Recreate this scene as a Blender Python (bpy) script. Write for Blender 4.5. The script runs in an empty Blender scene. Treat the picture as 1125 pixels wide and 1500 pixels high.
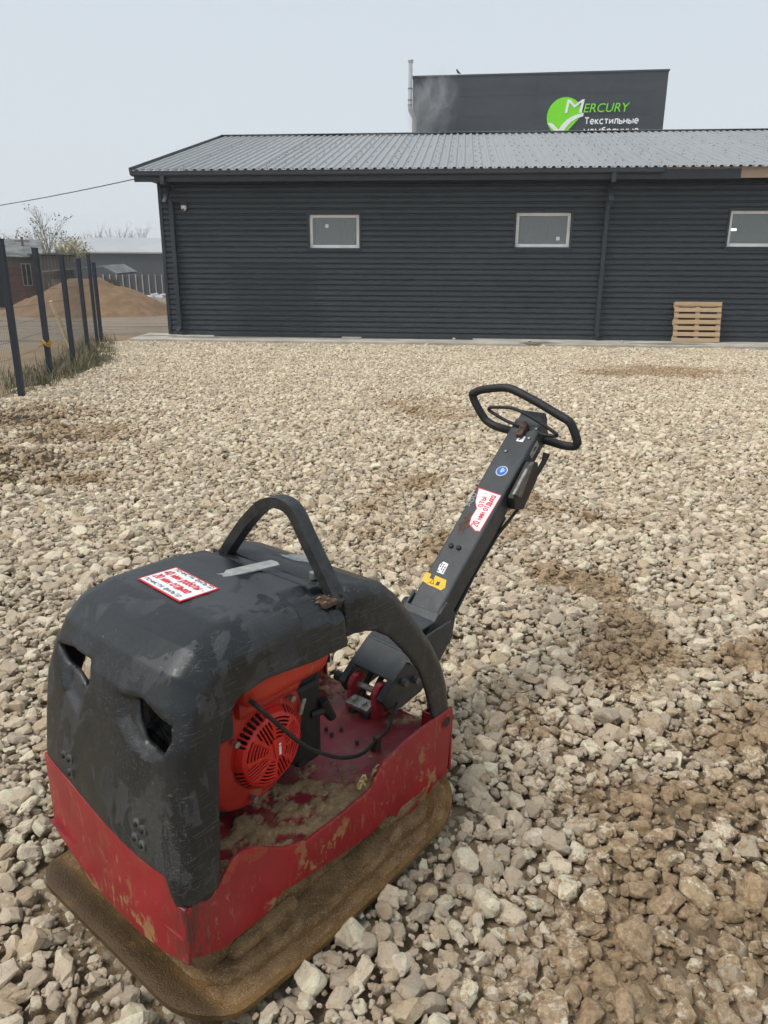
import bpy, bmesh, math, random
import numpy as np
from mathutils import Vector, Matrix, Euler, noise
rad = math.radians
SC = bpy.context.scene
COL = SC.collection
RND = random.Random(7)

# ------------------------------------------------------------------ camera, sky, sun, exposure
H = 1.45; PITCH = rad(17.5); ROLL = rad(0.35); FPX = 1083.0
cam_d = bpy.data.cameras.new('camera'); cam = bpy.data.objects.new('camera', cam_d); COL.objects.link(cam)
cam_d.sensor_fit = 'VERTICAL'; cam_d.sensor_height = 36.0; cam_d.lens = FPX / 1500 * 36
cam_d.clip_start = 0.05; cam_d.clip_end = 2000
cam.matrix_world = Matrix.Translation((0, 0, H)) @ Matrix.Rotation(math.pi / 2 - PITCH, 4, 'X') @ Matrix.Rotation(ROLL, 4, 'Z')
SC.camera = cam

SUN_EL, SUN_ROT = rad(56), rad(245)
wd = bpy.data.worlds.new('World'); SC.world = wd; wd.use_nodes = True
nt = wd.node_tree; nt.nodes.clear()
sky = nt.nodes.new('ShaderNodeTexSky'); sky.sky_type = 'NISHITA'; sky.sun_disc = False
sky.sun_elevation = SUN_EL; sky.sun_rotation = SUN_ROT; sky.dust_density = 4; sky.air_density = 1.0
mixw = nt.nodes.new('ShaderNodeMix'); mixw.data_type = 'RGBA'; mixw.inputs[0].default_value = 0.93   # closed overcast layer
OVERCAST = (6.35, 6.95, 7.3, 1)
tc = nt.nodes.new('ShaderNodeTexCoord'); sep = nt.nodes.new('ShaderNodeSeparateXYZ'); mr = nt.nodes.new('ShaderNodeMapRange')
mr.inputs[1].default_value = 0.0; mr.inputs[2].default_value = 0.9; mr.inputs[3].default_value = 0; mr.inputs[4].default_value = 1
mo = nt.nodes.new('ShaderNodeMix'); mo.data_type = 'RGBA'
mo.inputs[6].default_value = (4.30, 4.62, 4.88, 1); mo.inputs[7].default_value = (3.45, 3.92, 4.30, 1)
nt.links.new(tc.outputs['Generated'], sep.inputs[0]); nt.links.new(sep.outputs[2], mr.inputs[0]); nt.links.new(mr.outputs[0], mo.inputs[0])
bg = nt.nodes.new('ShaderNodeBackground'); bg.inputs[1].default_value = 0.1
wo = nt.nodes.new('ShaderNodeOutputWorld')
nt.links.new(sky.outputs[0], mixw.inputs[6]); nt.links.new(mo.outputs[2], mixw.inputs[7])
nt.links.new(mixw.outputs[2], bg.inputs[0]); nt.links.new(bg.outputs[0], wo.inputs[0])
sl = bpy.data.lights.new('sun', 'SUN'); sun = bpy.data.objects.new('sun', sl); COL.objects.link(sun)
sl.energy = 1.5; sl.angle = rad(26); sl.color = (1.0, 0.955, 0.895)
sd = Vector((math.sin(SUN_ROT) * math.cos(SUN_EL), math.cos(SUN_ROT) * math.cos(SUN_EL), math.sin(SUN_EL)))
sun.rotation_euler = sd.to_track_quat('Z', 'Y').to_euler()
SC.view_settings.view_transform = 'Standard'; SC.view_settings.look = 'None'
SC.view_settings.exposure = 0.80; SC.view_settings.gamma = 1
SC.cycles.max_bounces = 5; SC.cycles.diffuse_bounces = 2; SC.cycles.volume_bounces = 0; SC.cycles.use_adaptive_sampling = True; SC.cycles.adaptive_threshold = .02; SC.cycles.glossy_bounces = 2; SC.cycles.transmission_bounces = 4

# ------------------------------------------------------------------ survey helpers: turn a sighting of the place into a position in it
def ray(x, y):
    u = x - 562.5; v = 750 - y
    c, s = math.cos(ROLL), math.sin(ROLL)
    u, v = c * u - s * v, s * u + c * v
    return np.array([u, FPX * math.cos(PITCH) + v * math.sin(PITCH), -FPX * math.sin(PITCH) + v * math.cos(PITCH)])
EYE = np.array([0, 0, H])
def gz(x, y, z=0.0):
    d = ray(x, y); return EYE + d * ((z - H) / d[2])
def gplane(x, y, p0, n):
    d = ray(x, y); return EYE + d * (np.dot(np.asarray(p0, float) - EYE, n) / np.dot(d, n))
def gd(x, y, dist):
    return gplane(x, y, (0, dist, 0), np.array([0, 1.0, 0]))

# ------------------------------------------------------------------ materials
MATS = {}
class NT:
    def __init__(s, name):
        s.m = bpy.data.materials.new(name); s.m.use_nodes = True; s.t = s.m.node_tree; s.t.nodes.clear()
        s.o = s.t.nodes.new('ShaderNodeOutputMaterial'); s.b = s.t.nodes.new('ShaderNodeBsdfPrincipled')
        s.t.links.new(s.b.outputs[0], s.o.inputs[0]); s.c = None
    def N(s, k, **kw):
        n = s.t.nodes.new('ShaderNode' + k)
        for a, v in kw.items(): setattr(n, a, v)
        return n
    def L(s, a, b): s.t.links.new(a, b)
    def put(s, v, sock):
        if hasattr(v, 'links'): s.L(v, sock)
        else: sock.default_value = v
    def coord(s, kind='Object'):
        if kind == 'World': return s.N('NewGeometry').outputs['Position']
        if s.c is None: s.c = s.N('TexCoord')
        return s.c.outputs[kind]
    def scaled(s, co, sc, loc=(0, 0, 0)):
        n = s.N('Mapping'); n.inputs['Scale'].default_value = sc; n.inputs['Location'].default_value = loc
        s.L(co, n.inputs[0]); return n.outputs[0]
    def noise(s, co, scale, detail=4, rough=.6, dist=0, out=0):
        n = s.N('TexNoise'); s.L(co, n.inputs['Vector']); n.inputs['Scale'].default_value = scale
        n.inputs['Detail'].default_value = detail; n.inputs['Roughness'].default_value = rough; n.inputs['Distortion'].default_value = dist
        return n.outputs[out]
    def vor(s, co, scale, feat='F1', out='Distance'):
        n = s.N('TexVoronoi', feature=feat); s.L(co, n.inputs['Vector']); n.inputs['Scale'].default_value = scale; return n.outputs[out]
    def ramp(s, v, a, b, lo=0., hi=1.):
        n = s.N('MapRange', interpolation_type='SMOOTHSTEP')
        s.L(v, n.inputs[0]); n.inputs[1].default_value = a; n.inputs[2].default_value = b; n.inputs[3].default_value = lo; n.inputs[4].default_value = hi
        return n.outputs[0]
    def math(s, op, a, b=0., clamp=False):
        n = s.N('Math', operation=op, use_clamp=clamp); s.put(a, n.inputs[0]); s.put(b, n.inputs[1]); return n.outputs[0]
    def mix(s, f, a, b, mode='MIX'):
        n = s.N('Mix', data_type='RGBA', blend_type=mode); s.put(f, n.inputs[0])
        for v, i in ((a, 6), (b, 7)):
            if hasattr(v, 'links'): s.L(v, n.inputs[i])
            else: n.inputs[i].default_value = (*v[:3], 1)
        return n.outputs[2]
    def xyz(s, co):
        n = s.N('SeparateXYZ'); s.L(co, n.inputs[0]); return n.outputs
    def bump(s, h, strength=.3, dist=.01):
        n = s.N('Bump'); s.L(h, n.inputs['Height']); n.inputs['Strength'].default_value = strength; n.inputs['Distance'].default_value = dist
        s.L(n.outputs[0], s.b.inputs['Normal'])
    def fin(s, col=None, rough=.6, metal=0., spec=.5):
        if col is not None:
            if hasattr(col, 'links'): s.L(col, s.b.inputs['Base Color'])
            else: s.b.inputs['Base Color'].default_value = (*col[:3], 1)
        s.put(rough, s.b.inputs['Roughness']); s.put(metal, s.b.inputs['Metallic']); s.b.inputs['Specular IOR Level'].default_value = spec
        MATS[s.m.name] = s.m; return s.m

def simple(name, col, rough=.6, metal=0., var=.15, scale=20, kind='Object', bump=0., spec=.5):
    n = NT(name); co = n.coord(kind)
    f = n.noise(co, scale, 5)
    c = n.mix(n.ramp(f, .3, .7), [v * (1 - var) for v in col], [min(1, v * (1 + var)) for v in col])
    if bump: n.bump(n.noise(co, scale * 4, 4), bump, .005)
    return n.fin(c, rough, metal, spec)

def m_hood():
    n = NT('scuffed_black_plastic'); co = n.coord()
    # wet / dusty water stains with sharp outlines
    st = n.noise(n.scaled(co, (1, 1, .8)), 6.5, 6, .55, .8)
    wet = n.ramp(st, .47, .478)
    st2 = n.noise(n.scaled(co, (1, 1, .6), (3, 1, 0)), 15, 5, .6, .5)
    wet2 = n.ramp(st2, .57, .58)
    wetm = n.math('MAXIMUM', wet, wet2)
    # scratches: noise stretched along the machine
    sc1 = n.ramp(n.noise(n.scaled(co, (7, 60, 170)), 1.6, 3, .7, .6), .56, .68)
    sc2 = n.ramp(n.noise(n.scaled(co, (90, 90, 22)), 1.4, 4, .75, .9), .58, .70)
    drip = n.ramp(n.noise(n.scaled(co, (26, 26, 2.2)), 1.0, 4, .6, .8), .61, .66)
    X = n.xyz(co)
    side = n.ramp(X[1], .13, .03)                      # worn flank and corner
    front = n.ramp(X[0], .10, .0)
    wear = n.math('MULTIPLY', n.ramp(n.noise(co, 9, 5), .34, .55), n.math('MAXIMUM', side, n.math('MULTIPLY', front, .45)))
    scr = n.math('MULTIPLY', n.math('MAXIMUM', sc1, sc2), wear)
    dust = n.ramp(n.noise(n.scaled(co, (1, 1, .5), (7, 2, 1)), 5, 6, .7), .42, .78, 0, .55)
    c = n.mix(wetm, (.040, .043, .046), (.0100, .0125, .014))
    c = n.mix(n.ramp(n.noise(n.scaled(co, (1, 1, 1), (9, 4, 2)), 3.2, 4), .42, .62, 0, .75), c, (.017, .019, .021))
    c = n.mix(n.math('MULTIPLY', dust, n.ramp(X[2], .75, .4, .15, 1)), c, (.062, .056, .044))
    c = n.mix(n.math('MULTIPLY', n.math('MULTIPLY', drip, n.ramp(X[2], .76, .70)), .7), c, (.008, .009, .010))
    c = n.mix(n.math('MULTIPLY', scr, .45), c, (.19, .19, .185))
    spk = n.ramp(n.noise(co, 130, 2, .5), .70, .76)
    c = n.mix(n.math('MULTIPLY', spk, .45), c, (.18, .16, .13))
    drops = n.ramp(n.vor(co, 95), .13, .08)
    dm = n.math('MULTIPLY', drops, n.ramp(n.noise(co, 7, 3), .48, .6))
    c = n.mix(n.math('MULTIPLY', dm, .6), c, (.006, .007, .008))
    r = n.math('SUBTRACT', .50, n.math('MULTIPLY', wetm, .16))
    r = n.math('SUBTRACT', r, n.math('MULTIPLY', dm, .2))
    r = n.math('ADD', r, n.math('MULTIPLY', scr, .25))
    hgt = n.math('ADD', n.math('MULTIPLY', n.noise(co, 60, 5), .35), n.math('MULTIPLY', scr, .5))
    hgt = n.math('ADD', hgt, n.math('MULTIPLY', dm, .35)); hgt = n.math('ADD', hgt, n.math('MULTIPLY', n.noise(co, 7, 3), 1.2))
    n.bump(hgt, .5, .004)
    return n.fin(c, r, 0, .5)

def m_red(name='worn_red_paint', base=(.33, .012, .018), dirt=.5, low=(.33, .10)):
    n = NT(name); co = n.coord(); X = n.xyz(co)
    c = n.mix(n.ramp(n.noise(co, 5, 4), .35, .65), base, [v * .78 for v in base])
    streak = n.ramp(n.noise(n.scaled(co, (70, 70, 14)), 1.3, 5, .8, .4), .57, .63)
    patch = n.ramp(n.noise(n.scaled(co, (1, 1, .8)), 11, 8, .74), .565, .59)
    lowm = n.ramp(X[2], low[0], low[1], .15, 1)
    m1 = n.math('MULTIPLY', n.math('MULTIPLY', patch, lowm), dirt * 1.5, True)
    m2 = n.math('MULTIPLY', streak, n.ramp(n.noise(co, 6, 4), .42, .6))
    c = n.mix(n.math('MULTIPLY', m2, .8), c, (.36, .22, .10))
    Xc = n.math('MULTIPLY', n.ramp(n.math('ABSOLUTE', X[0]), .075, .0), n.ramp(X[1], .10, .02)); c = n.mix(n.math('MULTIPLY', n.math('MULTIPLY', Xc, n.ramp(n.noise(n.scaled(co, (40, 40, 10)), 1.5, 5, .8), .42, .55)), .8), c, (.045, .03, .022))
    c = n.mix(m1, c, n.mix(n.noise(co, 70, 4), (.24, .135, .05), (.44, .30, .12)))
    pale = n.ramp(n.noise(n.scaled(co, (30, 30, 60), (5, 5, 5)), 1.6, 6, .8), .60, .68)
    c = n.mix(n.math('MULTIPLY', pale, .35), c, (.5, .18, .18))
    n.bump(n.math('ADD', n.math('MULTIPLY', m1, .8), n.math('MULTIPLY', n.noise(co, 50, 4), .25)), .4, .004)
    return n.fin(c, n.math('ADD', .36, n.math('MULTIPLY', m1, .5)), 0, .5)

def m_sand(name, c1, c2, c3, scale=1., wetx=None, kind='Object', bump=.7, spots=None):
    n = NT(name); co = n.coord(kind)
    a = n.noise(co, 9 * scale, 6, .7); b = n.noise(co, 140 * scale, 3, .7)
    c = n.mix(n.ramp(a, .35, .65), c1, c2); c = n.mix(n.ramp(b, .50, .68, 0, .9), c, c3); c = n.mix(n.ramp(n.noise(co, 60 * scale, 4, .7), .55, .72, 0, .6), c, [v * .45 for v in c1])
    r = .9
    if wetx:
        X = n.xyz(co); w = n.math('MAXIMUM', n.ramp(X[0], wetx[0] + .03, wetx[0] - .01), 0.)
        wn = n.math('MULTIPLY', w, n.ramp(n.noise(co, 12, 4), .25, .45))
        c = n.mix(n.math('MULTIPLY', wn, .75), c, (.05, .032, .016)); r = n.math('SUBTRACT', .9, n.math('MULTIPLY', wn, .6))
    n.bump(n.math('ADD', b, n.math('MULTIPLY', a, 1.5)), bump, .006 / scale ** .5)
    return n.fin(c, r, 0, .3)

def m_deck():
    n = NT('deck_red_under_mud'); co = n.coord(); X = n.xyz(co)
    red = n.mix(n.ramp(n.noise(co, 12, 4), .4, .65), (.25, .018, .03), (.17, .016, .024))
    at = n.N('Attribute', attribute_name='mud'); mud = n.ramp(at.outputs['Fac'], .38, .56)
    m = n.noise(co, 45, 6, .75)
    dc = n.mix(n.ramp(m, .3, .7), (.22, .14, .066), (.40, .285, .155)); dc = n.mix(n.ramp(n.noise(co, 220, 2), .6, .75), dc, (.42, .33, .22))
    c = n.mix(mud, red, dc)
    thin = n.ramp(n.noise(co, 16, 5, .7), .45, .7, 0, .45)
    c = n.mix(thin, c, (.24, .15, .09))
    n.bump(n.math('MULTIPLY', n.math('ADD', m, n.noise(co, 160, 3)), mud), .7, .005)
    return n.fin(c, n.math('ADD', .42, n.math('MULTIPLY', mud, .5)), 0, .4)

def m_pole():
    n = NT('scratched_dark_grey_steel_paint'); co = n.coord()
    c = n.mix(n.ramp(n.noise(co, 8, 5), .35, .65), (.022, .026, .030), (.036, .041, .045))
    sp = n.ramp(n.noise(co, 120, 2, .5), .68, .74); c = n.mix(n.math('MULTIPLY', sp, .5), c, (.2, .2, .19))
    sc = n.ramp(n.noise(n.scaled(co, (20, 160, 90)), 1.2, 3, .7, .5), .70, .78); c = n.mix(n.math('MULTIPLY', sc, .4), c, (.22, .21, .2))
    n.bump(n.noise(co, 50, 4), .15, .003)
    return n.fin(c, n.ramp(n.noise(co, 25, 4), .3, .7, .34, .55), 0, .5)

def m_stone():
    n = NT('crushed_limestone'); co = n.coord(); wp = n.coord('World')
    oi = n.N('ObjectInfo').outputs['Random']
    cr = n.N('ValToRGB'); n.L(oi, cr.inputs[0]); e = cr.color_ramp
    e.elements[0].position = 0; e.elements[0].color = (0.564, 0.470, 0.347, 1); e.elements[1].position = 1; e.elements[1].color = (0.870, 0.821, 0.630, 1)
    for p, c in ((.18, (0.818, 0.681, 0.502)), (.3, (0.486, 0.411, 0.318)), (.45, (0.870, 0.797, 0.593)), (.6, (0.698, 0.591, 0.443)), (.7, (0.604, 0.480, 0.324)), (.85, (0.841, 0.733, 0.568))):
        k = e.elements.new(p); k.color = (*c, 1)
    e.interpolation = 'CONSTANT'
    c = cr.outputs[0]
    loc = n.N('VectorMath', operation='ADD'); n.L(co, loc.inputs[0])
    off = n.N('CombineXYZ')
    for i in range(3): n.L(n.math('MULTIPLY', oi, 37. + 11 * i), off.inputs[i])
    n.L(off.outputs[0], loc.inputs[1]); lo = loc.outputs[0]
    mot = n.noise(lo, 1.4, 6, .7)
    c = n.mix(n.ramp(mot, .3, .7), n.mix(.5, c, (0.445, 0.348, 0.251)), c)
    grain = n.noise(lo, 9, 4, .8); c = n.mix(n.ramp(grain, .5, .8, 0, .5), c, (0.827, 0.706, 0.568))
    c = n.mix(n.ramp(n.noise(lo, 3.5, 6, .8), .53, .66, 0, .75), c, (0.445, 0.288, 0.152))
    at = n.N('Attribute', attribute_type='INSTANCER', attribute_name='soil')
    nn = n.noise(wp, 38, 5, .75)
    sm = n.ramp(n.math('ADD', at.outputs['Fac'], n.math('MULTIPLY', n.math('SUBTRACT', nn, .5), 2.1)), .42, .66)
    brown = n.mix(n.ramp(n.noise(wp, 70, 5, .75), .35, .65), (.25, .155, .08), (.48, .34, .20))
    c = n.mix(n.math('MULTIPLY', sm, .86), c, brown)
    pit = n.noise(lo, 22, 3, .8); c = n.mix(n.ramp(pit, .56, .70, 0, .55), c, (.26, .20, .135))
    n.bump(n.math('ADD', n.math('ADD', n.math('MULTIPLY', mot, 1.2), n.math('MULTIPLY', grain, .6)), n.math('MULTIPLY', pit, -.3)), .75, .012)
    return n.fin(c, .88, 0, .25)

def m_soil():
    n = NT('bare_soil'); wp = n.coord('World')
    a = n.noise(wp, 1.1, 5, .6); b = n.noise(wp, 28, 6, .75); g = n.noise(wp, 160, 3, .7)
    c = n.mix(n.ramp(a, .4, .6), (.21, .145, .082), (.27, .20, .125))
    c = n.mix(n.ramp(b, .3, .7, 0, .7), c, (.35, .27, .175))
    c = n.mix(n.ramp(g, .55, .75, 0, .8), c, (.46, .39, .29))
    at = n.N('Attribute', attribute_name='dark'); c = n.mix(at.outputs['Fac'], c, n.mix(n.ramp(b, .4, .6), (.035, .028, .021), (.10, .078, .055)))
    n.bump(n.math('ADD', b, n.math('MULTIPLY', g, .6)), .8, .02)
    return n.fin(c, .95, 0, .2)

def m_far_ground():
    n = NT('trodden_earth'); wp = n.coord('World')
    a = n.noise(n.scaled(wp, (1, 1, 1)), .25, 5, .6); b = n.noise(wp, 6, 6, .75)
    c = n.mix(n.ramp(a, .35, .65), (.20, .155, .115), (.27, .22, .17))
    c = n.mix(n.ramp(b, .35, .7, 0, .7), c, (.33, .275, .215))
    tr = n.noise(n.scaled(wp, (.12, 1.1, 1)), 1.6, 4, .6, .3); c = n.mix(n.ramp(tr, .52, .6, 0, .6), c, (.13, .10, .075))
    n.bump(b, .8, .06)
    return n.fin(c, .95, 0, .2)

def m_clad(name, c1, rough=.42, kind='Object'):
    n = NT(name); co = n.coord(kind)
    a = n.noise(n.scaled(co, (.25, 1, 1)), 1.2, 5, .6); c = n.mix(n.ramp(a, .3, .7), c1, [v * 1.25 for v in c1])
    b = n.noise(n.scaled(co, (1, 1, 12)), 3, 5, .8); X = n.xyz(co)
    dustm = n.math('MULTIPLY', n.ramp(b, .5, .75), n.ramp(X[2], 1.8, .1, .08, .5)); c = n.mix(dustm, c, (.16, .15, .13))
    scf = n.ramp(n.noise(n.scaled(co, (1.2, 1, 60)), 2.2, 3, .8), .74, .78); c = n.mix(n.math('MULTIPLY', scf, .4), c, (.35, .34, .32))
    n.bump(n.noise(n.scaled(co, (.3, 1, 1)), 3, 3), .12, .02)
    return n.fin(c, n.ramp(n.noise(co, 2.5, 4), .3, .7, rough, rough + .15), 0, .45)

def m_roof():
    n = NT('galvanised_grey_roof_sheet'); co = n.coord()
    oi = n.N('ObjectInfo').outputs['Random']
    c = n.mix(oi, (.27, .275, .278), (.32, .326, .33))
    a = n.noise(n.scaled(co, (9, .5, 1)), 2, 5, .7); c = n.mix(n.ramp(a, .35, .75), c, (.35, .365, .37))
    c = n.mix(n.ramp(n.noise(n.scaled(co, (3, .8, 1)), 3, 5, .8), .6, .8, 0, .5), c, (.18, .185, .18))
    return n.fin(c, .42, .25, .5)

def m_wood(name, c1, c2, kind='Object', ax=(1, 12, 12), sc=3):
    n = NT(name); co = n.coord(kind); oi = n.N('ObjectInfo').outputs['Random']
    g = n.noise(n.scaled(co, ax), sc, 6, .75, 1.2); c = n.mix(n.ramp(g, .3, .7), c1, c2)
    c = n.mix(n.math('MULTIPLY', oi, .35), c, [v * .6 for v in c1])
    kn = n.ramp(n.vor(n.scaled(co, (1.5, 5, 5)), 2.2), .09, .03); c = n.mix(n.math('MULTIPLY', kn, .7), c, (.10, .055, .03))
    n.bump(g, .3, .004)
    return n.fin(c, .8, 0, .3)

def m_glass():
    n = NT('window_glass'); n.b.inputs['Transmission Weight'].default_value = .82; n.b.inputs['IOR'].default_value = 1.45
    n.b.inputs['Coat Weight'].default_value = .6; n.b.inputs['Coat Roughness'].default_value = .03
    return n.fin((.62, .68, .66), .03)

def m_brick():
    n = NT('old_red_brick'); co = n.coord(); X = n.xyz(co)
    cmb = n.N('CombineXYZ'); n.L(X[0], cmb.inputs[0]); n.L(X[2], cmb.inputs[1])
    b = n.N('TexBrick'); n.L(cmb.outputs[0], b.inputs[0]); b.inputs['Scale'].default_value = 4
    b.inputs['Color1'].default_value = (.20, .075, .055, 1); b.inputs['Color2'].default_value = (.26, .11, .08, 1); b.inputs['Mortar'].default_value = (.16, .13, .11, 1)
    c = n.mix(n.ramp(n.noise(co, 1.5, 5), .4, .7), b.outputs[0], (.13, .09, .075)); return n.fin(c, .9)

def m_cloth_smoke():
    n = NT('chimney_smoke'); n.t.nodes.remove(n.b)
    v = n.N('VolumePrincipled'); n.L(v.outputs[0], n.o.inputs['Volume'])
    co = n.coord('Generated'); vm = n.N('VectorMath', operation='SUBTRACT'); n.L(co, vm.inputs[0]); vm.inputs[1].default_value = (.5, .5, .5)
    ln = n.N('VectorMath', operation='LENGTH'); n.L(vm.outputs[0], ln.inputs[0])
    fall = n.ramp(ln.outputs['Value'], .5, .12)
    d = n.math('MULTIPLY', fall, n.ramp(n.noise(n.coord(), 1.3, 6, .65, 1.2), .42, .68))
    n.L(n.math('MULTIPLY', d, 3.2), v.inputs['Density']); v.inputs['Color'].default_value = (.9, .9, .92, 1)
    MATS[n.m.name] = n.m; return n.m

HOOD = m_hood(); BAR = simple('scuffed_black_bar', (.022, .023, .023), .42, 0, .5, 35, bump=.35); RED = m_red(); DECK = m_deck(); POLE = m_pole(); STONE = m_stone(); SOIL = m_soil(); FAR = m_far_ground()
CLAD = m_clad('graphite_wall_cladding', (.034, .041, .048)); TRIM = simple('graphite_sheet_trim', (.026, .030, .036), .4)
GUT = simple('dark_blue_grey_gutter', (.030, .036, .046), .38)
ROOF = m_roof(); PINE = m_wood('fresh_pine', (.50, .36, .26), (.62, .47, .36)); PAL = m_wood('pallet_wood', (.46, .31, .18), (.62, .45, .28))
GLASS = m_glass(); CONC = simple('pale_concrete', (.44, .41, .35), .9, 0, .22, 1.4, 'World', .3)
DCONC = simple('wet_concrete', (.20, .185, .16), .8, 0, .3, 3, 'World', .2)
ENG = simple('engine_red', (.60, .020, .012), .38, 0, .12, 14, spec=.5)
ENG2 = m_red('engine_shroud_red', (.42, .022, .015), .28, (.5, .25))
TANK = m_red('fuel_tank_red', (.55, .035, .015), .12, (.5, .3))
BLK = simple('black_rubber', (.012, .012, .012), .6, 0, .3, 40, bump=.2)
DARK = simple('oily_black_metal', (.018, .017, .016), .5, .3, .4, 30)
STEEL = simple('dull_zinc_steel', (.36, .35, .31), .45, .8, .3, 60)
BOLT = simple('grey_bolt_steel', (.17, .17, .165), .45, .8, .3, 60)
LINK = simple('lug_red', (.30, .015, .025), .35, 0, .3, 30)
WHITE = simple('sticker_white', (.78, .78, .80), .4, 0, .03, 30)
REDINK = simple('red_ink', (.62, .03, .04), .5, 0, .1, 30); BLKINK = simple('black_ink', (.02, .02, .02), .5)
BLUE = simple('sticker_blue', (.02, .12, .42), .4); YEL = simple('sticker_yellow', (.75, .45, .01), .45, 0, .15, 80)
GREYT = simple('grey_adhesive_tape', (.30, .31, .30), .7, 0, .2, 60, bump=.2)
BRASS = simple('pale_brass', (.55, .42, .2), .45, .5)
PLATE = m_sand('mud_caked_steel_plate', (.13, .068, .022), (.21, .118, .042), (.30, .185, .08), 1.6, (.0,), bump=.9)
CAKE = m_sand('caked_brown_sand', (.14, .078, .033), (.25, .152, .070), (.40, .28, .155), 1.8, bump=1.)
SAND = m_sand('heap_sand', (.19, .12, .065), (.25, .16, .09), (.29, .195, .12), .25, None, 'World', .9)
POST = simple('dark_blue_steel_post', (.020, .027, .040), .5); WIRE = simple('dark_wire', (.05, .055, .06), .5)
BRICK = m_brick(); SLATE = simple('grey_slate', (.16, .165, .165), .8, 0, .35, 2)
GREYROOF = simple('pale_grey_roof', (.40, .41, .42), .6, 0, .06, .3); DWALL = simple('dark_grey_wall', (.065, .07, .08), .7, 0, .1, .5)
SIGN = m_clad('sign_panel_grey', (.045, .053, .063), .65); GREEN = simple('sign_green', (.22, .80, .01), .5, 0, .03)
SWHITE = simple('sign_white', (.92, .92, .92), .5, 0, .02)
BARK = simple('grey_brown_bark', (.20, .175, .15), .9, 0, .3, 8); LEAFY = simple('yellow_leaf', (.40, .35, .15), .7, 0, .35, 3, 'World')
LEAFB = simple('brown_leaf', (.12, .085, .05), .8, 0, .3, 3, 'World')
GRASSM = simple('dull_green_grass', (.085, .095, .045), .8, 0, .5, 1.5, 'World'); DRYG = simple('dry_stalk', (.24, .19, .11), .9, 0, .3, 3, 'World')
OLDWOOD = m_wood('weathered_wood', (.17, .14, .11), (.26, .22, .18)); STICK = simple('peeled_wood', (.80, .62, .40), .7, 0, .12, 6)
CHROME = simple('chimney_steel', (.55, .56, .57), .35, .6, .05, 2)
PVC = simple('window_frame_pale', (.84, .82, .80), .45, 0, .08, 3); INTER = simple('room_wall', (.20, .21, .20), .9, 0, .35, 1.2)
DISTT = simple('distant_twigs', (.20, .18, .15), .9); BAGW = simple('white_bag', (.62, .62, .62), .7, 0, .15, 4)
RUST = simple('rusty_brown', (.075, .042, .027), .8, 0, .5, 60, bump=.4)
lampm = NT('lit_tube'); lampm.b.inputs['Emission Color'].default_value = (1, 1, .96, 1); lampm.b.inputs['Emission Strength'].default_value = 3
LAMP = lampm.fin((.9, .9, .9), .5)

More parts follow.
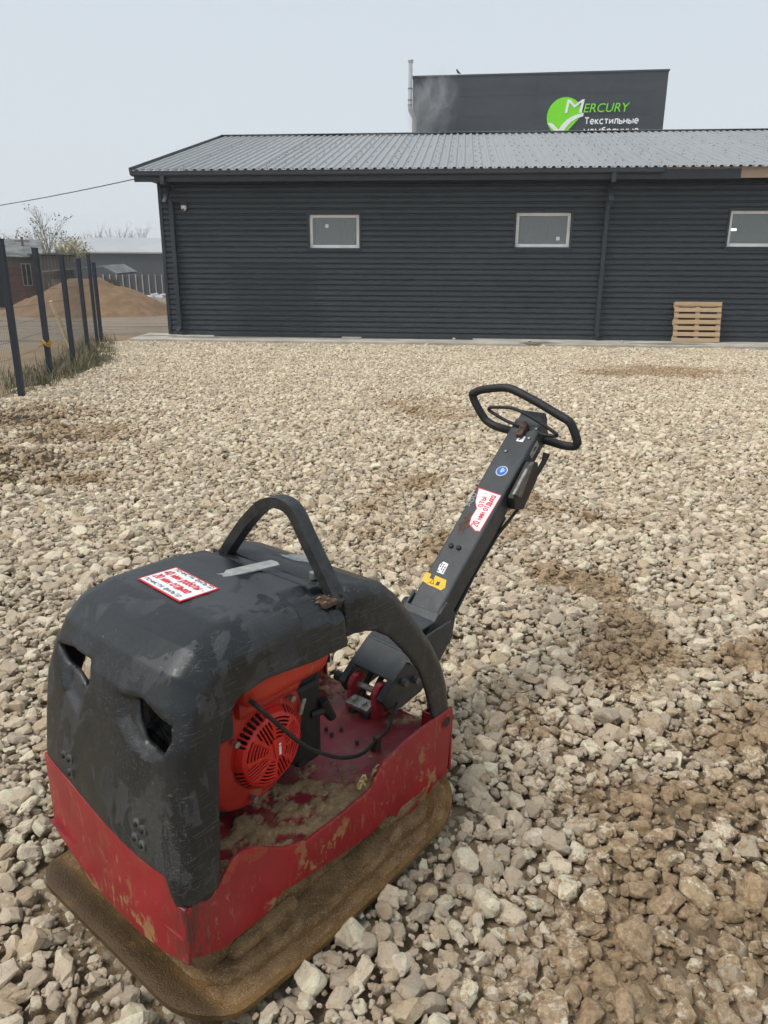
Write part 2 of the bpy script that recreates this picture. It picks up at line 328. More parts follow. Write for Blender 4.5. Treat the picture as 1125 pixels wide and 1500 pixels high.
# ------------------------------------------------------------------ mesh helpers
class MB:
    def __init__(s): s.v = []; s.f = []
    def add(s, vs, fs):
        k = len(s.v); s.v += [tuple(map(float, v)) for v in vs]; s.f += [[i + k for i in f] for f in fs]; return s
    def box(s, c, d, rot=None):
        hx, hy, hz = [q / 2 for q in d]; R = rot.to_matrix() if isinstance(rot, Euler) else rot
        vs = []
        for z in (-hz, hz):
            for x, y in ((-hx, -hy), (hx, -hy), (hx, hy), (-hx, hy)):
                v = Vector((x, y, z)); v = (R @ v) if R is not None else v; vs.append(v + Vector(c))
        return s.add(vs, [(3, 2, 1, 0), (4, 5, 6, 7), (0, 1, 5, 4), (1, 2, 6, 5), (2, 3, 7, 6), (3, 0, 4, 7)])
    def b2(s, lo, hi): return s.box([(a + b) / 2 for a, b in zip(lo, hi)], [b - a for a, b in zip(lo, hi)])
    def tube(s, pts, r, n=10, closed=False, cap=True):
        pts = [Vector(p) for p in pts]; m = len(pts); rs = r if isinstance(r, (list, tuple)) else [r] * m
        t0 = (pts[1] - pts[0]).normalized(); up = Vector((0, 0, 1)) if abs(t0.z) < .9 else Vector((1, 0, 0))
        nrm = t0.cross(up).normalized(); vs = []
        for i, p in enumerate(pts):
            a = pts[(i - 1) % m] if closed or i > 0 else p; b = pts[(i + 1) % m] if closed or i < m - 1 else p
            t = (b - a).normalized(); nrm = (nrm - t * nrm.dot(t)).normalized(); bn = t.cross(nrm)
            for k in range(n):
                an = 2 * math.pi * k / n; vs.append(p + (nrm * math.cos(an) + bn * math.sin(an)) * rs[i])
        fs = []
        for i in range(m if closed else m - 1):
            j = (i + 1) % m
            for k in range(n): fs.append((i * n + k, i * n + (k + 1) % n, j * n + (k + 1) % n, j * n + k))
        if cap and not closed: fs.append(tuple(range(n))[::-1]); fs.append(tuple((m - 1) * n + k for k in range(n)))
        return s.add(vs, fs)
    def cyl(s, a, b, r, n=16): return s.tube([a, b], r, n)
    def prism(s, poly, f0, f1):          # poly: list of 2D, f0/f1 map (a, b) to 3D on the two faces
        n = len(poly); vs = [f0(*p) for p in poly] + [f1(*p) for p in poly]
        fs = [tuple(range(n))[::-1], tuple(range(n, 2 * n))] + [(i, (i + 1) % n, n + (i + 1) % n, n + i) for i in range(n)]
        return s.add(vs, fs)
    def mesh(s, name):
        me = bpy.data.meshes.new(name); me.from_pydata(s.v, [], s.f); me.update()
        bm = bmesh.new(); bm.from_mesh(me); bmesh.ops.recalc_face_normals(bm, faces=bm.faces); bm.to_mesh(me); bm.free(); return me
    def build(s, name, mat, parent=None, bevel=0, smooth=False, seg=2):
        me = s.mesh(name); me.materials.append(mat); o = bpy.data.objects.new(name, me); COL.objects.link(o)
        if parent: o.parent = parent
        if smooth:
            for p in me.polygons: p.use_smooth = True
            if bevel == 0:
                try: me.set_sharp_from_angle(angle=rad(40))
                except Exception: pass
        if bevel:
            md = o.modifiers.new('bevel', 'BEVEL'); md.width = bevel; md.segments = seg; md.limit_method = 'ANGLE'; md.angle_limit = rad(30); md.harden_normals = False
        return o

def tag(o, label=None, cat=None, group=None, kind=None):
    if label: o['label'] = label
    if cat: o['category'] = cat
    if group: o['group'] = group
    if kind: o['kind'] = kind
    return o
def empty(name, loc=(0, 0, 0), rz=0.):
    o = bpy.data.objects.new(name, None); COL.objects.link(o); o.location = loc; o.rotation_euler = (0, 0, rz); o.empty_display_size = .1; return o
def link_mesh(name, me, parent=None, mat=None):
    if mat and not me.materials: me.materials.append(mat)
    o = bpy.data.objects.new(name, me); COL.objects.link(o)
    if parent: o.parent = parent
    return o
def smoothpath(pts, n=6, closed=True):
    pts = [np.array(p, float) for p in pts]; m = len(pts); out = []
    rng = range(m) if closed else range(m - 1)
    for i in rng:
        p0 = pts[(i - 1) % m] if closed or i > 0 else pts[i]; p1 = pts[i]; p2 = pts[(i + 1) % m]; p3 = pts[(i + 2) % m] if closed or i < m - 2 else p2
        for k in range(n):
            t = k / n; out.append(.5 * ((2 * p1) + (-p0 + p2) * t + (2 * p0 - 5 * p1 + 4 * p2 - p3) * t * t + (-p0 + 3 * p1 - 3 * p2 + p3) * t ** 3))
    if not closed: out.append(pts[-1])
    return out
def text_mesh(body, size, ext=.0, bold=0., shear=0., align='LEFT', spacing=1., xs=1.):
    c = bpy.data.curves.new('lettering', 'FONT'); c.body = body; c.size = size; c.extrude = ext; c.offset = bold; c.shear = shear; c.align_x = align; c.space_character = spacing
    c.resolution_u = 3
    o = bpy.data.objects.new('lettering', c); COL.objects.link(o); bpy.context.view_layer.update()
    dg = bpy.context.evaluated_depsgraph_get(); me = bpy.data.meshes.new_from_object(o.evaluated_get(dg)); bpy.data.objects.remove(o)
    if xs != 1:
        for v in me.vertices: v.co.x *= xs
    return me
def place_text(name, body, size, origin, ex, ey, mat, parent, fit=None, **kw):
    me = text_mesh(body, size, **kw)
    if fit:
        xs_ = [v.co.x for v in me.vertices]; k_ = fit / (max(xs_) - min(xs_))
        for v in me.vertices: v.co.x *= k_; me.materials.clear(); me.materials.append(mat)
    ex = Vector(ex).normalized(); ey = Vector(ey).normalized(); ez = ex.cross(ey)
    M = Matrix((ex, ey, ez)).transposed().to_4x4(); M.translation = Vector(origin); me.transform(M)
    me.name = name; o = bpy.data.objects.new(name, me); COL.objects.link(o); o.parent = parent; return o

def _arc(cx, cy, rx, ry, a0=0, a1=360, n=18): return [(cx + rx * math.cos(rad(a0 + (a1 - a0) * i / n)), cy + ry * math.sin(rad(a0 + (a1 - a0) * i / n))) for i in range(n + 1)]
GLYPH = {'п': (.7, [[(0, 0), (0, 1), (.7, 1), (.7, 0)]]), 'о': (.8, [_arc(.4, .5, .4, .5)]), 'ч': (.68, [[(0, 1), (0, .6), (.15, .45), (.68, .45)], [(.68, 1), (.68, 0)]]),
    'и': (.7, [[(0, 1), (0, 0)], [(0, .06), (.7, .94)], [(.7, 1), (.7, 0)]]), 'с': (.7, [_arc(.42, .5, .42, .5, 50, 310)]), 'т': (.72, [[(0, 1), (.72, 1)], [(.36, 1), (.36, 0)]]),
    'ф': (1.0, [_arc(.5, .5, .48, .46), [(.5, 1.35), (.5, -.35)]]), 'л': (.72, [[(-.02, 0), (.12, .12), (.2, 1), (.72, 1), (.72, 0)]]), 'ь': (.62, [[(0, 1), (0, 0), (.45, 0), (.62, .14), (.62, .40), (.45, .54), (0, .54)]]),
    'р': (.74, [[(0, -.42), (0, 1)], _arc(.37, .5, .38, .5)]), 'м': (.9, [[(0, 0), (0, 1), (.45, .25), (.9, 1), (.9, 0)]]), 'н': (.7, [[(0, 0), (0, 1)], [(0, .5), (.7, .5)], [(.7, 0), (.7, 1)]]),
    'а': (.74, [_arc(.37, .48, .37, .48), [(.74, 1), (.74, 0)]]), 'б': (.78, [_arc(.39, .45, .39, .45), [(0, .45), (.06, 1.0), (.25, 1.25), (.7, 1.4)]]), 'ы': (.95, [[(0, 1), (0, 0), (.4, 0), (.55, .14), (.55, .40), (.4, .54), (0, .54)], [(.95, 1), (.95, 0)]]),
    'д': (.82, [[(.1, .02), (.2, 1), (.68, 1), (.68, .02)], [(-.03, -.26), (-.03, 0), (.82, 0), (.82, -.26)]]), 'х': (.68, [[(0, 1), (.68, 0)], [(.68, 1), (0, 0)]]), 'е': (.74, [[(.02, .5), (.74, .5)] + _arc(.37, .5, .37, .5, 0, 312)[1:]]),
    'к': (.62, [[(0, 0), (0, 1)], [(.6, 1), (.06, .52), (.64, 0)]]), 'Т': (.9, [[(0, 1.38), (.9, 1.38)], [(.45, 1.38), (.45, 0)]]), '4': (.8, [[(.58, 0), (.58, 1.38), (0, .42), (.8, .42)]]),
    '2': (.75, [[(.02, 1.08), (.18, 1.34), (.5, 1.36), (.7, 1.12), (.62, .8), (0, 0), (.75, 0)]]), '0': (.76, [_arc(.38, .68, .38, .70)]), '-': (.4, [[(0, .5), (.4, .5)]]), ' ': (.35, []),
    'А': (.9, [[(0, 0), (.45, 1.38), (.9, 0)], [(.18, .45), (.72, .45)]]), 'Б': (.8, [[(.75, 1.38), (0, 1.38), (0, 0), (.6, 0), (.8, .2), (.8, .55), (.6, .78), (0, .78)]]), 'О': (.95, [_arc(.47, .69, .47, .69)])}
def place_strokes(name, body, xh, origin, ex, ey, mat, parent, fit, thick=.2, shear=0.):
    # lettering drawn with a broad pen: every stroke a flat strip with mitred corners
    m = MB(); x = 0; polys = []
    for ch in body:
        w, st = GLYPH[ch]
        for line in st: polys.append([(x + a, b) for a, b in line])
        x += w + .34
    k = fit / ((x - .34) * xh); hw = thick / 2; ex = Vector(ex).normalized(); ey = Vector(ey).normalized(); ez = ex.cross(ey); O_ = Vector(origin); c = 0
    for line in polys:
        n = len(line); P = [Vector((a * k, b)) for a, b in line]; closed = (P[0] - P[-1]).length < 1e-4; L1 = []; L2 = []
        for i, p in enumerate(P):
            a = P[i] - P[i - 1] if i > 0 else (P[-1] - P[-2] if closed else P[1] - P[0]); b = P[i + 1] - P[i] if i < n - 1 else (P[1] - P[0] if closed else P[-1] - P[-2])
            a = a.normalized(); b = b.normalized(); na = Vector((-a.y, a.x)); nb = Vector((-b.y, b.x)); mm = (na + nb)
            mm = mm.normalized() if mm.length > .1 else na; q = hw / max(.45, mm.dot(na)); L1.append(p + mm * q); L2.append(p - mm * q)
        c += 1
        f = lambda v: O_ + ex * ((v.x + shear * v.y) * xh) + ey * (v.y * xh) + ez * (c % 3 * xh * .004)
        m.add([f(v) for v in L1] + [f(v) for v in L2], [(i, i + n, i + n + 1, i + 1) for i in range(n - 1)])
    me = bpy.data.meshes.new(name); me.from_pydata(m.v, [], m.f); me.update(); me.materials.append(mat); o = bpy.data.objects.new(name, me); COL.objects.link(o); o.parent = parent; return o

# ------------------------------------------------------------------ solid modelling on a grid (moulded plastic)
def sdpoly(P, x, y):
    P = np.asarray(P, float); d = np.full(x.shape, 1e9); s = np.ones(x.shape); n = len(P); j = n - 1
    for i in range(n):
        ex, ey = P[j] - P[i]; wx = x - P[i][0]; wy = y - P[i][1]
        t = np.clip((wx * ex + wy * ey) / (ex * ex + ey * ey + 1e-12), 0, 1); bx = wx - ex * t; by = wy - ey * t
        d = np.minimum(d, bx * bx + by * by)
        c1 = y >= P[i][1]; c2 = y < P[j][1]; c3 = ex * wy > ey * wx
        fl = (c1 & c2 & c3) | (~c1 & ~c2 & ~c3); s = np.where(fl, -s, s); j = i
    return s * np.sqrt(d)
def rmax(a, b, r): return np.minimum(np.maximum(a + r, b + r), 0) + np.hypot(np.maximum(a + r, 0), np.maximum(b + r, 0)) - r
def smax(a, b, k): h = np.clip(.5 + .5 * (a - b) / k, 0, 1); return b + (a - b) * h + k * h * (1 - h)
def sstep(x, a, b): t = np.clip((x - a) / (b - a), 0, 1); return t * t * (3 - 2 * t)
def nets(f, lo, h):
    s = f < 0; n = np.array(f.shape) - 1; acc = np.zeros((*n, 3), np.float32); cnt = np.zeros(n, np.float32)
    def sl(off): return tuple(slice(o, o + m) for o, m in zip(off, n))
    for a in range(3):
        b, c = [q for q in range(3) if q != a]
        for ob in (0, 1):
            for oc in (0, 1):
                off = [0, 0, 0]; off[b] = ob; off[c] = oc; off2 = list(off); off2[a] = 1
                f0 = f[sl(off)]; f1 = f[sl(off2)]; cr = s[sl(off)] != s[sl(off2)]
                t = np.where(cr, f0 / np.where(cr, f0 - f1, 1), 0)
                acc[..., a] += t; acc[..., b] += cr * ob; acc[..., c] += cr * oc; cnt += cr
    act = cnt > 0; idx = -np.ones(n, np.int64); idx[act] = np.arange(act.sum())
    cells = np.argwhere(act); v = (cells + acc[act] / cnt[act][:, None]) * h + np.array(lo)
    quads = []
    for a in range(3):
        b, c = [(1, 2), (2, 0), (0, 1)][a]
        off = [0, 0, 0]; off[a] = 1
        A = s[tuple(slice(0, m) for m in n)]; o2 = tuple(slice(o, o + m) for o, m in zip(off, n)); B = s[o2]
        cr = (A != B); m = cr.copy(); ix = [slice(None)] * 3; ix[b] = 0; m[tuple(ix)] = False; ix = [slice(None)] * 3; ix[c] = 0; m[tuple(ix)] = False
        p = np.argwhere(m); eb = np.zeros(3, int); eb[b] = 1; ec = np.zeros(3, int); ec[c] = 1
        g = lambda q: idx[q[:, 0], q[:, 1], q[:, 2]]
        q = np.stack([g(p), g(p - eb), g(p - eb - ec), g(p - ec)], 1)
        inside = A[m]; q[~inside] = q[~inside][:, ::-1]; quads.append(q)
    q = np.concatenate(quads); return v, q
def grid_obj(name, fn, lo, hi, h, mat, parent, relax=1):
    ax = [np.arange(a, b + h, h, dtype=np.float32) for a, b in zip(lo, hi)]
    X, Y, Z = np.meshgrid(*ax, indexing='ij'); f = fn(X, Y, Z).astype(np.float32); v, q = nets(f, lo, h)
    for _ in range(relax):
        acc = np.zeros_like(v); c = np.zeros(len(v))
        for i in range(4):
            a, b = q[:, i], q[:, (i + 1) % 4]; np.add.at(acc, a, v[b]); np.add.at(c, a, 1); np.add.at(acc, b, v[a]); np.add.at(c, b, 1)
        v = v * .5 + .5 * acc / np.maximum(c, 1)[:, None]
    me = bpy.data.meshes.new(name); me.vertices.add(len(v)); me.vertices.foreach_set('co', v.astype(np.float32).ravel())
    me.loops.add(q.size); me.loops.foreach_set('vertex_index', q.ravel().astype(np.int32)); me.polygons.add(len(q))
    me.polygons.foreach_set('loop_start', (np.arange(len(q)) * 4).astype(np.int32)); me.update(calc_edges=True); me.validate()
    me.polygons.foreach_set('use_smooth', np.ones(len(me.polygons), bool)); me.materials.append(mat)
    o = bpy.data.objects.new(name, me); COL.objects.link(o); o.parent = parent; return o

# ================================================================== THE GROUND
PATCH = [  # x, y, rx, ry, soil, dark   (brown soil showing through the gravel)
    (4.5, 12.45, 1.5, .75, 1.1, 0), (.55, 8.9, .8, .9, .65, 0), (.35, 6.9, .4, 1.2, .45, 0), (.85, 4.55, .42, .5, .85, 0), (.5, 4.0, .45, .35, .7, 0),
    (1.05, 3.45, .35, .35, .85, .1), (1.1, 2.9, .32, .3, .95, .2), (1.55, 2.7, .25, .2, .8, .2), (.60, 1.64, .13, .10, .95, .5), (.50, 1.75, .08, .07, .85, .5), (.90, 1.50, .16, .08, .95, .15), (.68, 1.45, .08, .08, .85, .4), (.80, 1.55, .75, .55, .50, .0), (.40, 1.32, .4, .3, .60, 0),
    (.75, 1.25, .45, .2, .5, .1), (.1, 5.2, .5, .5, .5, 0), (-.2, 4.6, .4, .5, .6, 0), (1.2, 2.1, .4, .3, .45, .1), (.35, 2.3, .35, .35, .45, 0),
    (-3.9, 8.0, 1.0, .8, .8, .9), (-3.1, 7.0, .75, .3, 1.1, .9), (-3.4, 6.0, .9, .55, 1.1, .9), (-2.9, 5.35, .6, .35, 1.1, .7), (-3.3, 7.5, .7, .35, .8, .1), (-2.5, 6.0, .5, .3, .6, .0),
    (-3.9, 11.2, .8, .6, .3, 0), (-3.2, 10.0, 1.0, .5, .3, 0), (3.5, 8.5, 1.2, .6, .3, 0), (2.2, 6.0, .8, .4, .3, 0)]
def fence_x(y): return np.interp(y, [0, 9.42, 11.17, 13.6, 15.8, 17.91, 19.5], [-4.2, -4.64, -5.0, -5.5, -6.1, -6.72, -7.2])
def gravel_left(y): return np.interp(y, [0, 8, 9.5, 11, 13, 16, 18, 19], [-4.4, -4.5, -4.9, -4.85, -5.0, -5.9, -6.7, -7.0])
_nz = {}
def vnoise(x, y, sc, seed=0):
    k = seed
    if k not in _nz: _nz[k] = np.random.RandomState(100 + seed).rand(256, 256)
    g = _nz[k]; x = np.asarray(x) * sc + 1000; y = np.asarray(y) * sc + 1000
    xi = np.floor(x).astype(int); yi = np.floor(y).astype(int); fx = x - xi; fy = y - yi; fx = fx * fx * (3 - 2 * fx); fy = fy * fy * (3 - 2 * fy)
    a = g[xi % 256, yi % 256]; b = g[(xi + 1) % 256, yi % 256]; c = g[xi % 256, (yi + 1) % 256]; d = g[(xi + 1) % 256, (yi + 1) % 256]
    return (a * (1 - fx) + b * fx) * (1 - fy) + (c * (1 - fx) + d * fx) * fy
def soil_amount(x, y):
    x = np.asarray(x, float); y = np.asarray(y, float); s = np.zeros(x.shape); dk = np.zeros(x.shape)
    wx = x + (vnoise(x, y, 2.2, 1) - .5) * .6; wy = y + (vnoise(x, y, 2.2, 2) - .5) * .5
    for px, py, rx, ry, a, d in PATCH:
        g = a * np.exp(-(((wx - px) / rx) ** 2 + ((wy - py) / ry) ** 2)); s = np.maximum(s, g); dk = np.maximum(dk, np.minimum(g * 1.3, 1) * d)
    s = s * (.55 + .9 * vnoise(x, y, 6, 3)) + .75 * np.clip(vnoise(x, y, 1.1, 4) * .6 + vnoise(x, y, 3.1, 7) * .4 - .45, 0, 1)
    return s, dk
def soil_z(x, y):
    s, _ = soil_amount(x, y)
    return -.033 + np.clip((s - .45), 0, .7) * .026 + (vnoise(x, y, 9, 5) - .5) * .012

def build_ground():
    xs = np.concatenate([np.arange(-8, 9.01, .06)]); ys = np.arange(0, 20.2, .06)
    X, Y = np.meshgrid(xs, ys, indexing='ij'); Z = soil_z(X, Y)
    nx, ny = X.shape; v = np.stack([X, Y, Z], -1).reshape(-1, 3); i = np.arange(nx * ny).reshape(nx, ny)
    q = np.stack([i[:-1, :-1], i[1:, :-1], i[1:, 1:], i[:-1, 1:]], -1).reshape(-1, 4)
    me = bpy.data.meshes.new('gravel_bed'); me.from_pydata(v.tolist(), [], q.tolist()); me.materials.append(SOIL)
    s, dk = soil_amount(v[:, 0], v[:, 1]); at = me.attributes.new('dark', 'FLOAT', 'POINT'); at.data.foreach_set('value', np.clip(dk, 0, 1).astype(np.float32))
    o = bpy.data.objects.new('gravel_yard', me); COL.objects.link(o); tag(o, 'yard of brown soil covered with crushed pale limestone', kind='structure')
    m = MB(); m.add([(-220, -40, -.06), (220, -40, -.06), (220, 330, -.06), (-220, 330, -.06)], [(0, 1, 2, 3)])
    g = m.build('ground', FAR); tag(g, 'bare trodden brown earth stretching to the horizon', kind='structure')
    return o
YARD = build_ground()

def stone_mesh(seed):
    r = random.Random(seed); bm = bmesh.new(); k = r.randint(18, 30)
    el = (1., r.uniform(.62, .95), r.uniform(.42, .72))
    for _ in range(k):
        while True:
            p = Vector([r.uniform(-1, 1) for _ in range(3)])
            if .2 < p.length <= 1.25: break
        p = p.normalized() * (.82 + .18 * r.random()); q = Vector([math.copysign(abs(c) ** .72, c) for c in p])
        bm.verts.new((q.x * el[0], q.y * el[1], q.z * el[2]))
    bmesh.ops.convex_hull(bm, input=bm.verts)
    bmesh.ops.delete(bm, geom=[v for v in bm.verts if not v.link_faces], context='VERTS')
    bmesh.ops.dissolve_limit(bm, angle_limit=rad(14), verts=bm.verts, edges=bm.edges)
    bmesh.ops.bevel(bm, geom=bm.edges[:], offset=.085, segments=2, profile=.55, affect='EDGES', clamp_overlap=True)
    bmesh.ops.triangulate(bm, faces=bm.faces)
    bmesh.ops.subdivide_edges(bm, edges=[e for e in bm.edges if e.calc_length() > .28], cuts=1)
    bmesh.ops.triangulate(bm, faces=bm.faces)
    for v in bm.verts:
        n = noise.noise(v.co * 2.3 + Vector((seed * 3.1, 0, 0))) * .13 + noise.noise(v.co * 5 + Vector((0, seed, 0))) * .06
        v.co += v.co.normalized() * n
    s = 1 / 1.15; bmesh.ops.scale(bm, vec=(s, s, s), verts=bm.verts); bm.normal_update()
    me = bpy.data.meshes.new('stone'); bm.to_mesh(me); bm.free(); me.materials.append(STONE)
    for p in me.polygons: p.use_smooth = True
    try: me.set_sharp_from_angle(angle=rad(30))
    except Exception: pass
    return me
STONES = [stone_mesh(s) for s in range(20)]

# machine placement is needed now: stones keep clear of the plate
PC = gz(300, 1475, .03); PRr = gz(655, 1160, .03); mdir = PRr - PC; MANG = math.atan2(mdir[1], mdir[0])
MX = np.array([math.cos(MANG), math.sin(MANG), 0]); MY = np.array([-MX[1], MX[0], 0]); MO = PC * np.array([1, 1, 0])

def gravel():
    rs = np.random.RandomState(3); P = []
    def layer(sp, r0, r1, zo, y0, y1, keep=1.):
        ys = np.arange(y0, y1, sp * .87); out = []
        for j, y in enumerate(ys):
            half = min(.62 * y + 1.3, 30); xl = max(-half, float(gravel_left(y)) - .25); xr = min(half, 16.5 if y > 9 else 9)
            x = np.arange(xl, xr, sp) + (j % 2) * sp / 2; n = len(x)
            x = x + rs.uniform(-.42, .42, n) * sp; yy = y + rs.uniform(-.42, .42, n) * sp
            r = r0 + (r1 - r0) * rs.rand(n) ** 1.6
            k = rs.rand(n) < keep; out.append(np.stack([x[k], yy[k], r[k], np.full(k.sum(), zo)], 1))
        return np.concatenate(out)
    A = layer(.040, .016, .030, -.018, .35, 19.2)
    B = layer(.054, .022, .047, -.008, .35, 19.0, .96)
    C_ = layer(.17, .042, .066, .0, .35, 9, .6)
    C_ = np.concatenate([C_, layer(.2, .038, .055, .0, 9, 18.9, .5)])
    D = layer(.026, .006, .014, -.006, .35, 5.5, .7)
    P = np.concatenate([A, B, C_, D]); x, y, r, zo = P.T
    s, dk = soil_amount(x, y)
    # edge of the spread and the building apron
    keep = x > gravel_left(y) + (vnoise(x, y, 3, 8) - .5) * .5 + .05
    ap = (y - 18.0) + .0947 * (x + 5.2) ; keep &= ap < .12 + (vnoise(x, y, 2, 9) - .5) * .25
    keep &= ~((s > .8) & (rs.rand(len(x)) < .06)) & ~((dk > .3) & (rs.rand(len(x)) < .10 + .8 * dk ** 2))
    lx = (x - MO[0]) * MX[0] + (y - MO[1]) * MX[1]; ly = (x - MO[0]) * MY[0] + (y - MO[1]) * MY[1]
    inside = (lx > -.05 - r * .6) & (lx < .88 + r * .6) & (ly > -.065 - r * .6) & (ly < .68 + r * .6)
    keep &= ~(inside & ((r > .03) | (lx > .02) & (lx < .8) & (ly > .0) & (ly < .6)))
    x, y, r, zo, s, inside = [q[keep] for q in (x, y, r, zo, s, inside)]
    z = zo - np.clip(s - .5, 0, .6) * .004 + rs.uniform(-.008, .008, len(x)) + (vnoise(x, y, 3, 6) - .5) * .03
    z = np.where(inside, -.03 - r * .3, z); n = len(x)
    rot = np.stack([rs.uniform(-.55, .55, n), rs.uniform(-.55, .55, n), rs.uniform(0, 6.283, n)], 1)
    scl = r[:, None] * rs.uniform(.85, 1.2, (n, 3)); idx = rs.randint(0, len(STONES), n)
    print('stones', n)
    # nearest, largest-looking ones in view become stones of their own
    d = np.sqrt(x ** 2 + y ** 2 + H ** 2); cp, sp_ = math.cos(PITCH), math.sin(PITCH)
    a = y * cp + H * sp_; b = y * sp_ - H * cp; u = FPX * x / a; v = FPX * b / a
    vis = (abs(u) < 560) & (abs(v) < 748) & ~inside & ~((lx[keep] > -.1) & (lx[keep] < 1.0) & (ly[keep] > .1) & (ly[keep] < 1.1))
    score = np.where(vis, r / d, 0); near = np.argsort(-score)[:300]
    for i in near:
        o = bpy.data.objects.new('stone', STONES[idx[i]]); COL.objects.link(o); o.parent = YARD
        o.location = (x[i], y[i], z[i]); o.rotation_euler = rot[i]; o.scale = scl[i]; o['soil'] = float(s[i])
    m = np.ones(n, bool); m[near] = False
    me = bpy.data.meshes.new('gravel'); pts = np.stack([x, y, z], 1)[m]; me.vertices.add(len(pts)); me.vertices.foreach_set('co', pts.astype(np.float32).ravel())
    for nm, arr, tp in (('rot', rot[m], 'FLOAT_VECTOR'), ('scl', scl[m], 'FLOAT_VECTOR')):
        at = me.attributes.new(nm, tp, 'POINT'); at.data.foreach_set('vector', arr.astype(np.float32).ravel())
    at = me.attributes.new('soil', 'FLOAT', 'POINT'); at.data.foreach_set('value', s[m].astype(np.float32))
    at = me.attributes.new('pick', 'INT', 'POINT'); at.data.foreach_set('value', idx[m].astype(np.int32))
    o = bpy.data.objects.new('gravel', me); COL.objects.link(o)
    tag(o, 'pale crushed limestone gravel spread over the yard', 'gravel', kind='stuff')
    src = bpy.data.collections.new('stone_shapes')
    for k, s_ in enumerate(STONES): src.objects.link(bpy.data.objects.new('stone_shape_%02d' % k, s_))
    ng = bpy.data.node_groups.new('scatter', 'GeometryNodeTree'); ng.interface.new_socket('Geometry', in_out='INPUT', socket_type='NodeSocketGeometry'); ng.interface.new_socket('Geometry', in_out='OUTPUT', socket_type='NodeSocketGeometry')
    N = ng.nodes.new; L = ng.links.new; gi = N('NodeGroupInput'); go = N('NodeGroupOutput'); m2p = N('GeometryNodeMeshToPoints'); iop = N('GeometryNodeInstanceOnPoints')
    ci = N('GeometryNodeCollectionInfo'); ci.inputs['Collection'].default_value = src; ci.inputs['Separate Children'].default_value = True; ci.inputs['Reset Children'].default_value = True
    def attr(nm, tp):
        q = N('GeometryNodeInputNamedAttribute'); q.data_type = tp; q.inputs[0].default_value = nm
        return [s for s in q.outputs if s.enabled and s.name == 'Attribute'][0]
    L(gi.outputs[0], m2p.inputs[0]); L(m2p.outputs[0], iop.inputs['Points']); L(ci.outputs[0], iop.inputs['Instance']); iop.inputs['Pick Instance'].default_value = True
    L(attr('pick', 'INT'), iop.inputs['Instance Index']); er = N('FunctionNodeEulerToRotation'); L(attr('rot', 'FLOAT_VECTOR'), er.inputs[0]); L(er.outputs[0], iop.inputs['Rotation'])
    L(attr('scl', 'FLOAT_VECTOR'), iop.inputs['Scale']); L(iop.outputs[0], go.inputs[0])
    md = o.modifiers.new('scatter', 'NODES'); md.node_group = ng
gravel()

